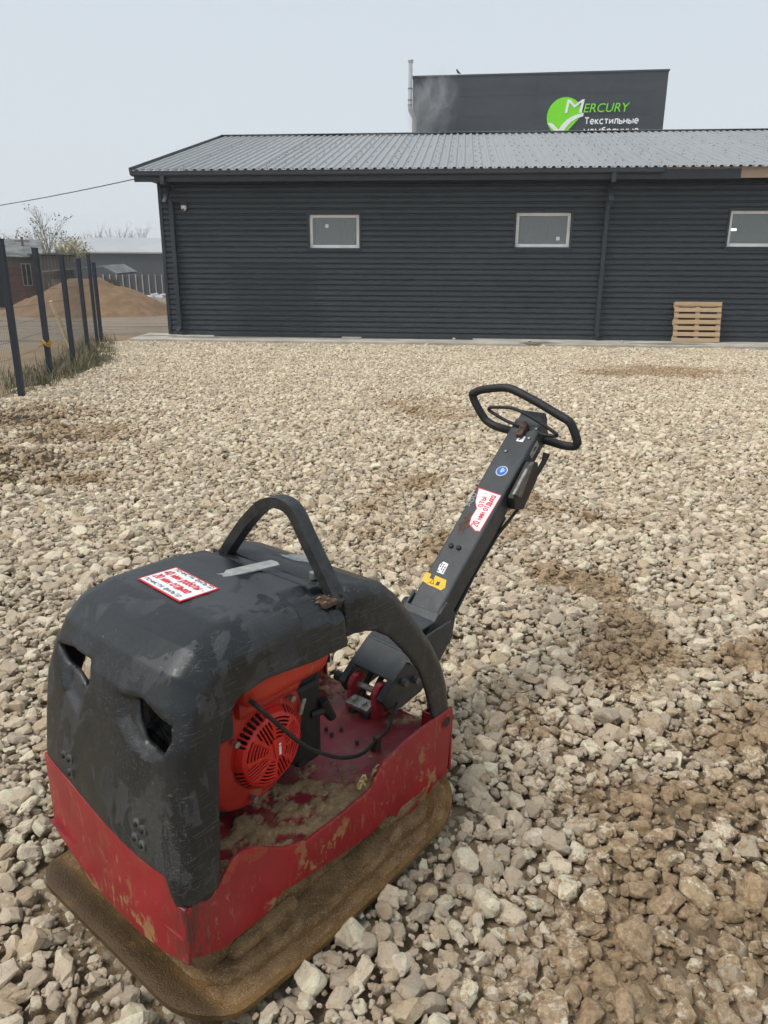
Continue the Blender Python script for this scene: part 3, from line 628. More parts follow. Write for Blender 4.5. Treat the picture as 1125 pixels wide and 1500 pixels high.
# ================================================================== THE LONG DARK BUILDING
A0 = gz(266, 489.5, .07); B0 = gz(1100, 500.5, .07); ub = B0 - A0; BANG = math.atan2(ub[1], ub[0]); ub = np.array([math.cos(BANG), math.sin(BANG), 0]); vb = np.array([-ub[1], ub[0], 0])
BR = empty('workshop_building', (A0[0], A0[1], 0), BANG)
tag(BR, 'long single-storey building with dark ribbed cladding and grey ribbed metal roof', 'building')
U0, U1, ZB, ZT = -.3, 21.0, .07, 3.62
WIN = [(3.38, 4.60, 2.15, 2.92), (8.31, 9.58, 2.18, 2.955), (13.14, 14.40, 2.2, 2.99), (18.0, 19.25, 2.2, 2.98)]
def build_shell():
    m = MB(); P = .125; prof = []; z = ZB
    while z < ZT:
        prof += [(z, -.030), (z + .068, -.030), (z + .088, 0.), (z + .106, 0.)]; z += P
    prof = [p for p in prof if p[0] < ZT] + [(ZT, 0.)]
    cuts = sorted({U0, U1, *[w[0] for w in WIN], *[w[1] for w in WIN]})
    zz = np.array([p[0] for p in prof]); dd = np.array([p[1] for p in prof])
    def seg(u0, u1, z0, z1):
        zs = [z0] + [q for q in zz if z0 < q < z1] + [z1]; vs = []; fs = []
        for q in zs:
            d = float(np.interp(q, zz, dd)); vs += [(u0, d, q), (u1, d, q)]
        for i in range(len(zs) - 1): fs.append((2 * i, 2 * i + 1, 2 * i + 3, 2 * i + 2))
        m.add(vs, fs)
    for a, b in zip(cuts[:-1], cuts[1:]):
        w = [w for w in WIN if abs(w[0] - a) < 1e-6]
        if w: seg(a, b, ZB, w[0][2]); seg(a, b, w[0][3], ZT)
        else: seg(a, b, ZB, ZT)
    m.build('wall_cladding', CLAD, BR)
    g = MB()   # gable ends and rear wall
    for u in (U0 + .0, U1 - .1): g.add([(u, .01, ZB), (u + .1, .01, ZB), (u + .1, 14.2, ZB), (u, 14.2, ZB), (u, .01, ZT), (u + .1, .01, ZT), (u + .1, 14.2, ZT), (u, 14.2, ZT), (u, 7, 5.55), (u + .1, 7, 5.55)],
        [(0, 4, 8, 7, 3), (1, 2, 6, 9, 5), (0, 1, 5, 4), (3, 7, 6, 2), (4, 5, 9, 8), (7, 8, 9, 6)])
    g.b2((U0, 14.2, ZB), (U1, 14.3, ZT)); g.build('side_wall', CLAD, BR)
    m = MB(); m.b2((U0 - .02, -.05, ZB), (U0 + .06, .0, ZT)); m.build('corner_trim', TRIM, BR)
    m = MB(); m.b2((U0, -.46, 3.60), (13.13, -.02, 3.615)); m.build('soffit', TRIM, BR)
    m = MB(); m.b2((-.70, -.475, 3.60), (13.10, -.45, 3.80)); m.build('fascia_board', GUT, BR, .004)
    m = MB(); m.b2((11.42, -.448, 3.62), (21, -.38, 3.845)); m.b2((-.70, -.445, 3.62), (11.41, -.40, 3.82)); m.build('fascia_timber', PINE, BR)
    # gutter: open channel with rolled lip, ends at 11.4
    m = MB(); sec = [(-.478, 3.715), (-.585, 3.715), (-.605, 3.74), (-.605, 3.805), (-.615, 3.815), (-.605, 3.825), (-.595, 3.805), (-.595, 3.745), (-.580, 3.727), (-.478, 3.727)]
    m.prism(sec, lambda a, b: (-.72, a, b), lambda a, b: (11.42, a, b)); m.build('gutter', GUT, BR)
    # roof
    sl = (5.80 - 3.85) / 7.5; W = 1.0; n = 22
    prof = []
    for k in range(5): x = k * .2; prof += [(x, 0), (x + .10, 0), (x + .125, .035), (x + .175, .035)]
    prof.append((1.0, 0)); prof.append((1.015, .002))
    def sheet(v0, z0, v1, z1):
        vs = []; nn = len(prof)
        for (x, h) in prof: vs += [(x, v0, z0 + h), (x, v1, z1 + h)]
        for (x, h) in prof: vs += [(x, v0, z0 + h - .004), (x, v1, z1 + h - .004)]
        fs = []
        for i in range(nn - 1):
            fs.append((2 * i, 2 * i + 2, 2 * i + 3, 2 * i + 1)); j = 2 * nn; fs.append((j + 2 * i, j + 2 * i + 1, j + 2 * i + 3, j + 2 * i + 2))
            fs.append((2 * i, j + 2 * i, j + 2 * i + 2, 2 * i + 2))
        return MB().add(vs, fs)
    me = sheet(-.60, 3.825, 7.0, 5.80).mesh('roof_sheet'); me.materials.append(ROOF)
    for k in range(n):
        o = link_mesh('roof_sheet', me, BR); o.location = (-.72 + k * W, 0, RND.uniform(0, .006))
    mb = sheet(14.8, 3.77, 7.0, 5.80); mb.build('rear_roof', ROOF, BR); bpy.data.objects['rear_roof'].scale = (n * W, 1, 1); bpy.data.objects['rear_roof'].location = (-.72, 0, 0)
    m = MB()
    for k in range(n):
        for j in range(8):
            v = -.5 + j * 1.03; z = 3.825 + (v + .60) * (5.80 - 3.825) / 7.6
            for i in ((0, 1, 2, 3, 4) if j in (0, 4) else (0, 2)):
                u = -.72 + k * W + i * .2 + .05; m.box((u, v, z + .010), (.026, .026, .014))
            m.box((-.72 + k * W + .152, v + .3, z + .3 * sl + .046), (.022, .022, .014))
    tag(m.build('roof_screw', BOLT, BR), kind='stuff')
    m = MB(); m.box((-.72 + n / 2, 7, 5.838), (n + .1, .3, .010)); m.build('ridge_cap', ROOF, BR)
    m = MB()
    L_ = math.hypot(7.6, 1.975); m.box((-.735, 3.2, 4.80), (.03, L_, .16), Euler((math.atan2(1.975, 7.6), 0, 0))); m.box((-.735, 10.9, 4.77), (.03, math.hypot(7.8, 2.03), .16), Euler((-math.atan2(2.03, 7.8), 0, 0)))
    m.build('verge_trim', TRIM, BR)
    # windows
    for k, (a, b, z0, z1) in enumerate(WIN):
        m = MB(); t = .05
        m.b2((a - t, -.05, z0 - .06), (b + t, .0, z0)); m.b2((a - t, -.05, z1), (b + t, .02, z1 + t)); m.b2((a - t, -.048, z0), (a, .10, z1)); m.b2((b, -.048, z0), (b + t, .10, z1))
        m.b2((a, -.02, z0 - .012), (b, .10, z0 + .002)); m.b2((a, -.02, z1 - .002), (b, .10, z1 + .012)); m.build('window_surround', TRIM, BR, .003)
        w = MB(); e = .07; a1, b1, c1, d1 = a + .004, b - .004, z0 + .006, z1 - .006
        w.b2((a1, .03, c1), (b1, .09, c1 + e)); w.b2((a1, .03, d1 - e), (b1, .09, d1)); w.b2((a1, .03, c1 + e), (a1 + e, .09, d1 - e)); w.b2((b1 - e, .03, c1 + e), (b1, .09, d1 - e))
        wf = w.build('window', PVC, BR, .006)
        g = MB(); g.b2((a1 + e, .055, c1 + e), (b1 - e, .063, d1 - e)); g.build('pane', GLASS, wf)
        if k < 2:
            s = MB(); q = (a + .42, z1 - .26) if k == 0 else (b - .27, z0 + .2); s.b2((q[0] - .04, .051, q[1] - .04), (q[0] + .04, .0535, q[1] + .04)); s.build('pane_sticker', WHITE, wf)
        r = MB(); r.add([(a - 1, .3, z0 - 1.4), (b + 1, .3, z0 - 1.4), (b + 1, 3.5, z0 - 1.4), (a - 1, 3.5, z0 - 1.4), (a - 1, .3, z1 + .35), (b + 1, .3, z1 + .35), (b + 1, 3.5, z1 + .35), (a - 1, 3.5, z1 + .35)],
            [(0, 1, 2, 3), (4, 7, 6, 5), (2, 6, 7, 3), (0, 3, 7, 4), (1, 5, 6, 2)]); r.build('room', INTER, BR)
        r = MB()
        for q in range(3): r.b2((a - .4 + q * .75, 3.1, z0 - .5), (a - .35 + q * .75, 3.15, z1 + .2))
        r.b2((a - .6, 3.0, z0 + .12), (b + .6, 3.3, z0 + .16)); r.tube([(a + .8 + .3 * math.cos(t_), 2.2, z0 + .45 + .3 * math.sin(t_)) for t_ in np.linspace(0, 5.8, 18)], .015, 6)
        r.build('room_shelving', GREYT, BR)
        if k == 2:
            r = MB(); r.b2((a + .32, 1.3, z1 - .36), (a + .62, 1.36, z1 - .31)); r.build('lamp_tube', LAMP, BR); r = MB(); r.b2((a - .02, 2.4, z1 - .31), (a + .18, 2.45, z1 - .28)); r.build('lamp_tube', LAMP, BR)
    # apron
    m = MB(); m.prism([(-.72, -1.55), (22, -1.15), (22, .3), (-1.05, .45)], lambda a, b: (a, b, -.05), lambda a, b: (a, b, .062)); ap = m.build('concrete_apron', CONC, None, .01); ap.location = BR.location; ap.rotation_euler = BR.rotation_euler
    tag(ap, 'strip of pale concrete paving along the foot of the dark building', kind='structure')
    m = MB()
    for (a, b, c, d) in ((1.2, -.75, 2.9, .32), (8.9, -1.1, .9, .6), (11.9, -.95, 1.6, .35), (4.2, -.5, 2.6, .22), (-.4, -.5, .9, .3)):
        m.add([(a + c * .5 * (1 + .25 * math.sin(3 * t_ + a)) * math.cos(t_), b + d * .5 * (1 + .3 * math.sin(2 * t_)) * math.sin(t_), .066) for t_ in np.linspace(0, 2 * math.pi, 22)[:-1]], [tuple(range(21))])
    w = m.build('wet_patch', DCONC); w.location = BR.location; w.rotation_euler = BR.rotation_euler; tag(w, 'dark damp stains on the pale concrete paving', kind='structure')
build_shell()

def downspout(u, label, zbot, foot):
    r = empty('downspout', tuple(A0[:2] + ub[:2] * u) + (0,), BANG); tag(r, label, 'downspout', 'rain pipes on the dark building')
    m = MB(); m.box((0, -.545, 3.63), (.10, .10, .20)); m.build('outlet', GUT, r, .006)
    m = MB(); a = math.atan2(.41, .42); m.box((0, -.34, 3.34), (.098, .098, .60), Euler((-a, 0, 0))); m.build('elbow', GUT, r, .006)
    m = MB(); m.box((0, -.115, (3.22 + zbot) / 2), (.10, .10, 3.22 - zbot)); m.build('pipe', GUT, r, .008)
    for z in (2.9, 1.7, .6):
        m = MB(); m.box((0, -.113, z), (.125, .112, .03)); m.build('bracket', TRIM, r)
    m = MB(); m.box((0, -.19, zbot - .02), (.095, .2, .09), Euler((foot, 0, 0))); m.build('shoe', GUT, r, .006)
downspout(.02, 'dark square rain pipe near the left corner of the building', .22, .5)
downspout(10.36, 'dark square rain pipe running down the wall left of the pallet', .22, .5)

# security camera
r = empty('security_camera', tuple(A0[:2] + ub[:2] * .33 + vb[:2] * -.06) + (3.06,), BANG); tag(r, 'small white dome security camera high on the dark wall by the left rain pipe', 'camera')
m = MB(); m.box((0, .0, .09), (.17, .09, .09)); m.build('junction_box', TRIM, r, .01)
m = MB(); m.cyl((0, -.05, .05), (0, -.05, .0), .065, 20); m.tube([(0, -.05, 0), (0, -.05, -.03), (0, -.05, -.055), (0, -.05, -.07)], [.065, .058, .04, .012], 20); m.build('dome_housing', WHITE, r, smooth=True)
m = MB(); m.tube([(0, -.085, -.03), (0, -.112, -.045)], .022, 14); m.build('lens', BLK, r)

# pallet
def pallet():
    base = A0[:2] + ub[:2] * 12.1 + vb[:2] * -.36
    r = empty('pallet', (base[0], base[1], .066), BANG); tag(r, 'pale wooden pallet standing on edge against the dark wall', 'pallet')
    th = rad(-11); M = Matrix.Translation((0, 0, 0)) @ Matrix.Rotation(th, 4, 'X')
    def bx(nm, lo, hi):
        mb = MB(); mb.b2(lo, hi); o = mb.build(nm, PAL, r, .003); o.matrix_local = M @ Matrix.Rotation(RND.uniform(-.006, .006), 4, 'Y')
    Wd, Ht = 1.07, .93; n = 7; bh = .092; g = (Ht - n * bh) / (n - 1)
    for i in range(n): bx('board', (0, -.022 + RND.uniform(-.004, .003), i * (bh + g)), (Wd - RND.uniform(0, .02), 0, i * (bh + g) + bh))
    for x in (0.0, Wd / 2 - .05, Wd - .10): bx('bearer', (x, .001, 0), (x + .10, .023, Ht))
    for x in (0.0, Wd / 2 - .05, Wd - .10):
        for z in (0, Ht / 2 - .07, Ht - .14): bx('block', (x, .024, z), (x + .10, .10, z + .14))
    for z in (0, Ht / 2 - .05, Ht - .1): bx('back_board', (0, .101, z), (Wd, .122, z + .10))
pallet()

# welded mesh panel leaning on the wall
def wall_mesh():
    base = A0[:2] + ub[:2] * 1.34 + vb[:2] * -.22; r = empty('mesh_panel', (base[0], base[1], .07), BANG); tag(r, 'dark welded wire mesh panel leaning on the wall below the left window', 'mesh panel')
    m = MB(); n = 42
    for i in range(n + 1): x = 2.12 * i / n; m.box((x, .09, .88), (.006, .006, 1.76), Euler((-.09, 0, 0)))
    m.build('vertical_wire', WIRE, r)
    m = MB()
    for z in (.05, .4, .9, 1.35, 1.72): m.box((1.06, .09 + (z - .88) * .09 - .012, z), (2.12, .008, .008))
    m.build('cross_wire', TRIM, r)
wall_mesh()
def lying(nm, label, cat, u, v, l, w, h, mat, z=.068):
    p = A0[:2] + ub[:2] * u + vb[:2] * v; m = MB(); m.b2((0, -w / 2, 0), (l, w / 2, h)); o = m.build(nm, mat, None, .004); o.location = (p[0], p[1], z); o.rotation_euler = (0, 0, BANG + RND.uniform(-.01, .01)); tag(o, label, cat); return o
lying('sheet_strip', 'dark flat metal strip lying on the concrete under the leaning mesh panel', 'metal strip', 1.0, -.42, 3.2, .12, .02, TRIM)
lying('beam', 'long dark beam lying on the concrete along the middle of the wall', 'beam', 4.7, -.45, 2.7, .08, .05, TRIM)
for i, (u, v, s, lb) in enumerate(((8.72, -.9, .055, 'white stone on the concrete left of the right rain pipe'), (10.85, -.7, .06, 'white stone on the concrete right of the right rain pipe'), (6.95, -.5, .05, 'small stone at the end of the dark beam on the concrete'))):
    o = link_mesh('stone', STONES[i]); p = A0[:2] + ub[:2] * u + vb[:2] * v; o.location = (p[0], p[1], .085); o.scale = (s, s, s); o['soil'] = 0.; tag(o, lb, 'stone')

# ================================================================== BEHIND THE ROOF: sign building, flue, smoke, bird
def sign_building():
    TL = gd(605, 113, 46.); d = ray(980, 103); TR = EYE + d * ((TL[2] - H) / d[2])
    ux = TR - TL; ux[2] = 0; Wd = float(np.linalg.norm(ux)); ang = math.atan2(ux[1], ux[0]); r = empty('sign_building', (TL[0], TL[1], 0), ang); zt = float(TL[2])
    tag(r, 'tall dark grey flat-topped building behind the roof with a green and white logo', 'building')
    u = ux / Wd; n = np.array([u[1], -u[0], 0])
    def L(x, y): q = gplane(x, y, TL, n) - TL; return float(q @ u), float(q[2] + zt)
    print('sign', TL, TR, Wd, ang)
    npan = 8
    m = MB(); m.b2((0, .06, -.05), (Wd, 14, zt - .02)); m.build('wall', SIGN, r)
    for i in range(12):
        z0 = 0 + i * zt / 12; m = MB(); m.b2((0, 0, z0 + .002), (Wd * .5 - .003, .058, z0 + zt / 12 - .002)); m.build('facade_panel', SIGN, r)
        m = MB(); m.b2((Wd * .5 + .003, 0, z0 + .002), (Wd, .058, z0 + zt / 12 - .002)); m.build('facade_panel', SIGN, r)
    m = MB(); m.b2((-.05, -.03, zt - .02), (Wd + .05, 14, zt + .06)); m.build('parapet_cap', DWALL, r)
    cx, cz = L(827, 171); R_ = (L(853, 171)[0] - L(801, 171)[0]) / 2
    Y = -.02
    def disc(cx, cz, R_, y, keep=None, N_=64):
        pts = [(cx + R_ * math.cos(t), cz + R_ * math.sin(t)) for t in np.linspace(0, 2 * math.pi, N_ + 1)[:-1]]
        if keep: pts = [p for p in pts if keep(*p)]
        return pts
    # logo: green disc cut off at lower right by a white tick
    # tick outline traced as sizes on the board
    T = [L(*p) for p in ((801, 180), (809, 181), (818, 190.5), (823, 183), (830, 176), (839, 170.5), (849, 166.8), (855, 165.5), (854, 170.5), (845, 173.5), (836, 179), (829, 187), (823, 196), (820, 202), (817, 200), (813, 193), (807, 187))]
    dpts = disc(cx, cz, R_, Y, lambda x, z: not (x > cx + .0 * R_ and z < cz + .05 * R_) )
    a = L(852, 166); dpts2 = dpts
    m = MB(); m.prism(dpts2, lambda a, b: (a, -.012, b), lambda a, b: (a, -.035, b)); m.build('logo_disc', GREEN, r)
    m = MB(); m.prism(T, lambda a, b: (a, -.037, b), lambda a, b: (a, -.05, b)); m.build('logo_tick', SWHITE, r)
    def txt(body, x, y, hpx, mat, nm, **kw):
        a, z = L(x, y); a2, z2 = L(x, y - hpx); size = (z2 - z) / .70; return place_text(nm, body, size, (a, -.055, z), (1, 0, 0), (0, 0, 1), mat, r, ext=.008, **kw)
    txt('M', 824, 166, 20, SWHITE, 'lettering', bold=.0, shear=.12, fit=L(852, 166)[0] - L(824, 166)[0])
    txt('ERCURY', 853, 165, 13, GREEN, 'lettering', shear=.18, fit=L(920, 165)[0] - L(853, 165)[0])
    for body, px, py in (('Текстильные', 856, 182), ('мембранные', 855, 196.5)):
        a, z = L(px, py); place_strokes('lettering', body, L(px, py - 6.6)[1] - z, (a, -.05, z), (1, 0, 0), (0, 0, 1), SWHITE, r, L(934, py)[0] - a, .27)
    # bird
    b = gplane(671, 107, TL, n); bo = empty('bird', (b[0], b[1], zt + .06), ang); tag(bo, 'small dark bird perched on the top edge of the sign building', 'bird')
    m = MB(); m.tube([(.16, 0, .03), (.09, 0, .07), (0, 0, .13), (-.05, 0, .19), (-.07, 0, .25), (-.12, 0, .26)], [.01, .03, .06, .05, .035, .008], 8); m.build('body', BLKINK, bo, smooth=True)
    m = MB(); m.cyl((0, .03, .12), (0, .03, 0), .012, 5); m.cyl((0, -.03, .12), (0, -.03, 0), .012, 5); m.build('leg', BLKINK, bo)
    # flue
    f = gd(601, 130, 45.2); fb = empty('flue_pipe', (f[0], f[1], 0)); tag(fb, 'thin steel flue pipe rising beside the left edge of the sign building', 'flue')
    zt2 = float(gd(601, 88, 45.2)[2]); zb2 = float(gd(601, 160, 45.2)[2])
    m = MB(); m.tube([(0, 0, zb2 + .1), (0, 0, zt2)], .11, 14); m.build('pipe', CHROME, fb, smooth=True)
    m = MB(); m.tube([(0, 0, zt2 - .14), (0, 0, zt2 - .02), (0, 0, zt2 + .02)], [.13, .16, .13], 14); m.build('cap', CHROME, fb)
    m = MB(); m.tube([(0, 0, zb2 + .12), (.0, 0, zb2), (.28, .3, zb2 - .5), (.3, .35, zb2 - 3), (.3, .35, 0)], .11, 12); m.build('lower_pipe', CHROME, fb, smooth=True)
    for z in (zt2 - 1.4, zt2 - 2.2, zb2 + .4):
        m = MB(); m.tube([(0, 0, z), (0, 0, z + .06)], .13, 14); m.build('clamp', BOLT, fb)
    m = MB(); m.tube([(.12, 0, zt2 - 1.5), (.42, .05, zt2 - 1.75), (.42, .1, zb2 - .4)], .02, 6); m.build('stay', BOLT, fb)
    # smoke
    s = gd(636, 150, 44.6); bm = bmesh.new(); bmesh.ops.create_icosphere(bm, subdivisions=3, radius=1); me = bpy.data.meshes.new('smoke'); bm.to_mesh(me); bm.free(); me.materials.append(m_cloth_smoke())
    o = bpy.data.objects.new('smoke', me); COL.objects.link(o); o.location = (s[0] - .1, s[1], s[2] - .2); o.scale = (1.6, .8, 2.4); o.rotation_euler = (0, .25, 0); tag(o, 'thin pale smoke drifting in front of the left end of the sign building', 'smoke', kind='stuff')
sign_building()

# ================================================================== LEFT: fence, road side, heap, sheds, tree
def post(x, y, h, label, w=.07, lean=(0, 0)):
    r = empty('fence_post', (x, y, -.05)); tag(r, label, 'fence post', 'steel posts of the wire fence')
    m = MB(); m.box((0, 0, (h + .05) / 2), (w, w, h + .05)); m.build('upright', POST, r, .004); r.rotation_euler = (lean[0], lean[1], 0)
    m = MB(); m.box((0, 0, h + .055), (w + .006, w + .006, .012)); m.build('cap', POST, r)
    for z in np.linspace(.2, h - .15, 5):
        m = MB(); m.box((-.01, w / 2 + .006, z), (w * .9, .012, .03)); m.build('clip', BOLT, r)
    return r
FP = []
for px, py_b, tx, ty, lb in ((32, 580, 2, 351, 'tallest-looking fence post at the left edge of the picture, standing in gravel'), (75, 554, 50, 364, 'second fence post from the camera with a yellow tie near its foot'), (108, 533, 89, 374, 'middle fence post standing in weeds beside the leaning wooden pole'),
                    (129, 511, 117, 380, 'fourth fence post from the camera, where a second grey post stands behind it'), (149, 500, 134, 385, 'farthest fence post, next to the bare dirt road')):
    g = gz(px, py_b); dd = math.hypot(g[0], g[1]); top = gplane(tx, ty, g, np.array([g[0], g[1], 0]) / dd); h = float(top[2])
    FP.append((g[0], g[1], h)); post(g[0], g[1], h, lb); print('post', g, h, top)
g = gz(133, 508); post(g[0] + .02, g[1] + .35, 1.9, 'grey post right behind the fourth fence post', .06)
def mesh_bay(a, b, label):
    r = empty('wire_mesh', (a[0], a[1], 0), math.atan2(b[1] - a[1], b[0] - a[0])); L_ = math.hypot(b[0] - a[0], b[1] - a[1]); tag(r, label, 'wire mesh', 'wire mesh bays between the fence posts')
    m = MB(); n = int(L_ / .055)
    for i in range(n + 1): m.box((L_ * i / n, .045, .90), (.0022, .0022, 1.7))
    m.build('vertical_wire', WIRE, r); m = MB()
    for z in (.07, .27, .47, .67, .87, 1.07, 1.27, 1.47, 1.73): m.box((L_ / 2, .041, z), (L_, .004, .004))
    m.build('cross_wire', WIRE, r)
ext = (FP[0][0] - .35 * (FP[1][0] - FP[0][0]) * 2 + .1, FP[0][1] - 2.2)
P0 = (-4.35, 7.0); post(P0[0], P0[1], 1.88, 'fence post beyond the left edge of the picture, in front of all the others')
mesh_bay(P0, FP[0], 'wire mesh bay in front of the nearest fence post, at the left edge')
names = ('first wire mesh bay, between the two nearest fence posts', 'second wire mesh bay, behind the leaning wooden pole', 'third wire mesh bay in the weeds', 'last wire mesh bay at the far end of the fence')
for i in range(4): mesh_bay(FP[i], FP[i + 1], names[i])
m = MB(); x, y, h = FP[1]
for z in (.50, .53): m.tube([(x + .055 * math.cos(t), y + .055 * math.sin(t), z + .03 * math.sin(2 * t)) for t in np.linspace(0, 6, 12)], .012, 6)
m.tube([(x + .03, y - .05, .5), (x + .09, y - .09, .56), (x + .12, y - .08, .50)], .01, 5); m.tube([(x - .03, y - .05, .5), (x - .10, y - .08, .47)], .01, 5)
tag(m.build('cable_tie', simple('faded_orange_band', (.50, .28, .04), .6)), 'yellow band tied round the second fence post near its foot', 'tie')
# leaning pole
a = gz(112, 531); t_ = gplane(74, 441, (-5.55, 13.0, 0), np.array([.25, 1, 0])); print('stick', a, t_)
m = MB(); m.tube([a, (np.array(a) * .45 + t_ * .55 + np.array([0, 0, .015])), t_], [.030, .032, .030], 10); tag(m.build('wooden_pole', STICK, smooth=True), 'peeled pale wooden pole leaning in the weeds against the fence', 'pole')

# sand heap
def heap():
    c = gz(128, 462); cx, cy = c[0] - 1.0, c[1] + 3.0; hz = float(gd(128, 397, cy)[2]); R1 = 3.7
    print('heap', c, hz)
    n = 90; m = MB(); xs = np.linspace(-1.25, 1.25, n); vs = []
    for i, a in enumerate(xs):
        for b in xs:
            x = a * R1; y = b * R1; rr = math.hypot(a * (1.0 if a < 0 else .92), b) + .08 * (noise.noise(Vector((a * 2, b * 2, 3))))
            hgt = hz * max(0, 1 - rr) if rr > .16 else hz * (1 - .16 - (.16 - rr) * .35); z = max(0, hgt)
            z += .09 * noise.noise(Vector((x * 1.3, y * 1.3, 0))) * (1 if z > .02 else 0) + .05 * noise.noise(Vector((x * 4, y * 4, 0))) + .03 * noise.noise(Vector((x * 10, y * 10, 4))) * (1 if z > .02 else 0)
            vs.append((cx + x, cy + y, z - .10 if rr > 1.02 else z - .03))
    fs = [(i * n + j, (i + 1) * n + j, (i + 1) * n + j + 1, i * n + j + 1) for i in range(n - 1) for j in range(n - 1)]
    m.add(vs, fs); o = m.build('sand_heap', SAND, smooth=True); tag(o, 'big heap of brown sand behind the wire fence', 'sand heap')
    return cx, cy
HX, HY = heap()
def far_boxes():
    # far warehouse
    D = 82.; zt = float(gd(170, 348, D + 6)[2]); ze = float(gd(170, 369, D)[2]); x0 = float(gd(60, 400, D)[0]); x1 = -10.
    r = empty('warehouse', (x0, D, 0)); tag(r, 'far low warehouse with pale grey roof and dark walls beyond the sand heap', 'building'); Wd = x1 - x0
    m = MB(); m.b2((0, 0, -.05), (Wd, 12, ze)); m.build('wall', DWALL, r)
    m = MB(); m.add([(-.3, -.3, ze), (Wd + .3, -.3, ze), (Wd + .3, 6, zt), (-.3, 6, zt), (-.3, 12.3, ze), (Wd + .3, 12.3, ze), (-.3, -.3, ze - .15), (Wd + .3, -.3, ze - .15), (-.3, 12.3, ze - .15), (Wd + .3, 12.3, ze - .15)],
            [(0, 1, 2, 3), (3, 2, 5, 4), (6, 7, 1, 0), (8, 4, 5, 9), (0, 3, 4, 8, 6), (1, 7, 9, 5, 2)]); m.build('roof', GREYROOF, r)
    # pale fence with white posts
    D2 = 62.; r = empty('picket_fence', (float(gd(150, 400, D2)[0]), D2, 0)); tag(r, 'distant dark fence with slender pale posts in front of the warehouse', 'fence'); w = 8.5
    z1 = float(gd(200, 402, D2)[2]); m = MB(); m.b2((0, .03, 0), (w, .05, z1 - .1)); m.build('fence_panel', DWALL, r)
    for k in range(17): m = MB(); m.b2((k * .52, -.04, 0), (k * .52 + .07, .02, z1)); m.build('post', CONC, r)
    # brick shed at left
    D3 = 40.; ze = float(gd(40, 373, D3)[2]); x1 = float(gd(57, 400, D3)[0]); x0 = x1 - 8; zr = ze + .75; Wd = 8
    ra = rad(24); r = empty('brick_shed', (x1 - 8 * math.cos(ra), D3 - 8 * math.sin(ra), 0), ra); tag(r, 'old brick shed with slate roof behind the fence at the left edge', 'shed')
    m = MB(); m.b2((0, 0, -.05), (Wd, 5, ze)); m.build('wall', BRICK, r)
    m = MB(); m.b2((0, -.02, 1.9), (Wd, 0, ze)); m.build('gable_boarding', OLDWOOD, r)
    for i in range(10):
        for j in range(3):
            a = -.3 + i * .86; z0 = ze - .15 + j * (zr - ze + .15) / 3; zz1 = z0 + (zr - ze + .15) / 3 + .03; y0 = -.4 + j * .95; m = MB()
            m.add([(a, y0, z0), (a + .85, y0, z0 - .01), (a + .85, y0 + 1.0, zz1), (a, y0 + 1.0, zz1), (a, y0, z0 + .04), (a + .85, y0, z0 + .03), (a + .85, y0 + 1, zz1 + .04), (a, y0 + 1, zz1 + .04)], [(3, 2, 1, 0), (4, 5, 6, 7), (0, 1, 5, 4), (1, 2, 6, 5), (2, 3, 7, 6), (3, 0, 4, 7)]); m.build('slate', SLATE, r)
    m = MB(); m.add([(-.3, 2.5, zr), (Wd + .3, 2.5, zr), (Wd + .3, 5.4, ze - .1), (-.3, 5.4, ze - .1)], [(0, 1, 2, 3)]); m.build('rear_roof', SLATE, r)
    m = MB(); m.b2((Wd - 2.6, -.05, 0), (Wd - 1.75, -.01, 1.75)); m.build('door', DARK, r)
    m = MB(); m.b2((Wd - .8, -.06, 1.0), (Wd - .35, -.03, 2.1)); w = m.build('window', CONC, r)
    m = MB(); m.b2((Wd - .76, -.065, 1.05), (Wd - .6, -.061, 2.05)); m.b2((Wd - .55, -.065, 1.05), (Wd - .39, -.061, 2.05)); m.build('pane', DARK, w)
    # timber lean-to beside it
    D4 = 38.; x0 = float(gd(58, 400, D4)[0]); x1 = float(gd(112, 400, D4)[0]); zt = float(gd(80, 372, D4)[2]); zb = float(gd(80, 398, D4)[2])
    ra = rad(22); r = empty('timber_shed', (x0, D4 - .6, 0), ra); tag(r, 'dark weathered timber shed behind the sand heap, right of the brick shed', 'shed')
    n = 12; wdt = (x1 - x0) / n
    for i in range(n): m = MB(); m.b2((i * wdt + .01, RND.uniform(0, .03), 0), ((i + 1) * wdt - .01, .06, zt - .05 - RND.uniform(0, .05))); m.build('board', OLDWOOD, r)
    m = MB(); m.b2((-.2, -.3, zt - .05), (x1 - x0 + .15, 4, zt)); m.build('roof', SLATE, r); m = MB(); m.b2((0, .08, 0), (x1 - x0, 4, zt - .05)); m.build('wall', DARK, r)
    D5 = 36.; p = [gd(62, 399, D5), gd(125, 393, D5), gd(150, 391, D5), gd(172, 403, D5)]
    r = empty('lean_to', (p[0][0], D5, 0)); tag(r, 'low lean-to with pale roof edge just above the top of the sand heap', 'lean-to')
    m = MB(); vs = []; 
    for q in p: vs += [(q[0] - p[0][0], 0, q[2]), (q[0] - p[0][0], 0, q[2] + .07), (q[0] - p[0][0], 3, q[2] + .12), (q[0] - p[0][0], 3, q[2] + .19)]
    fs = []
    for i in range(3): a, b = 4 * i, 4 * i + 4; fs += [(a, b, b + 1, a + 1), (a + 1, b + 1, b + 3, a + 3), (a, a + 2, b + 2, b)]
    m.add(vs, fs); m.build('roof', SLATE, r); m = MB()
    for i in range(9): x = .2 + i * .42; m.box((x, .15, .6), (.08, .08, 1.25))
    m.build('strut', OLDWOOD, r)
    m = MB(); m.b2((.1, .6, 0), (3.2, .7, 1.35)); m.build('wall', OLDWOOD, r)
far_boxes()
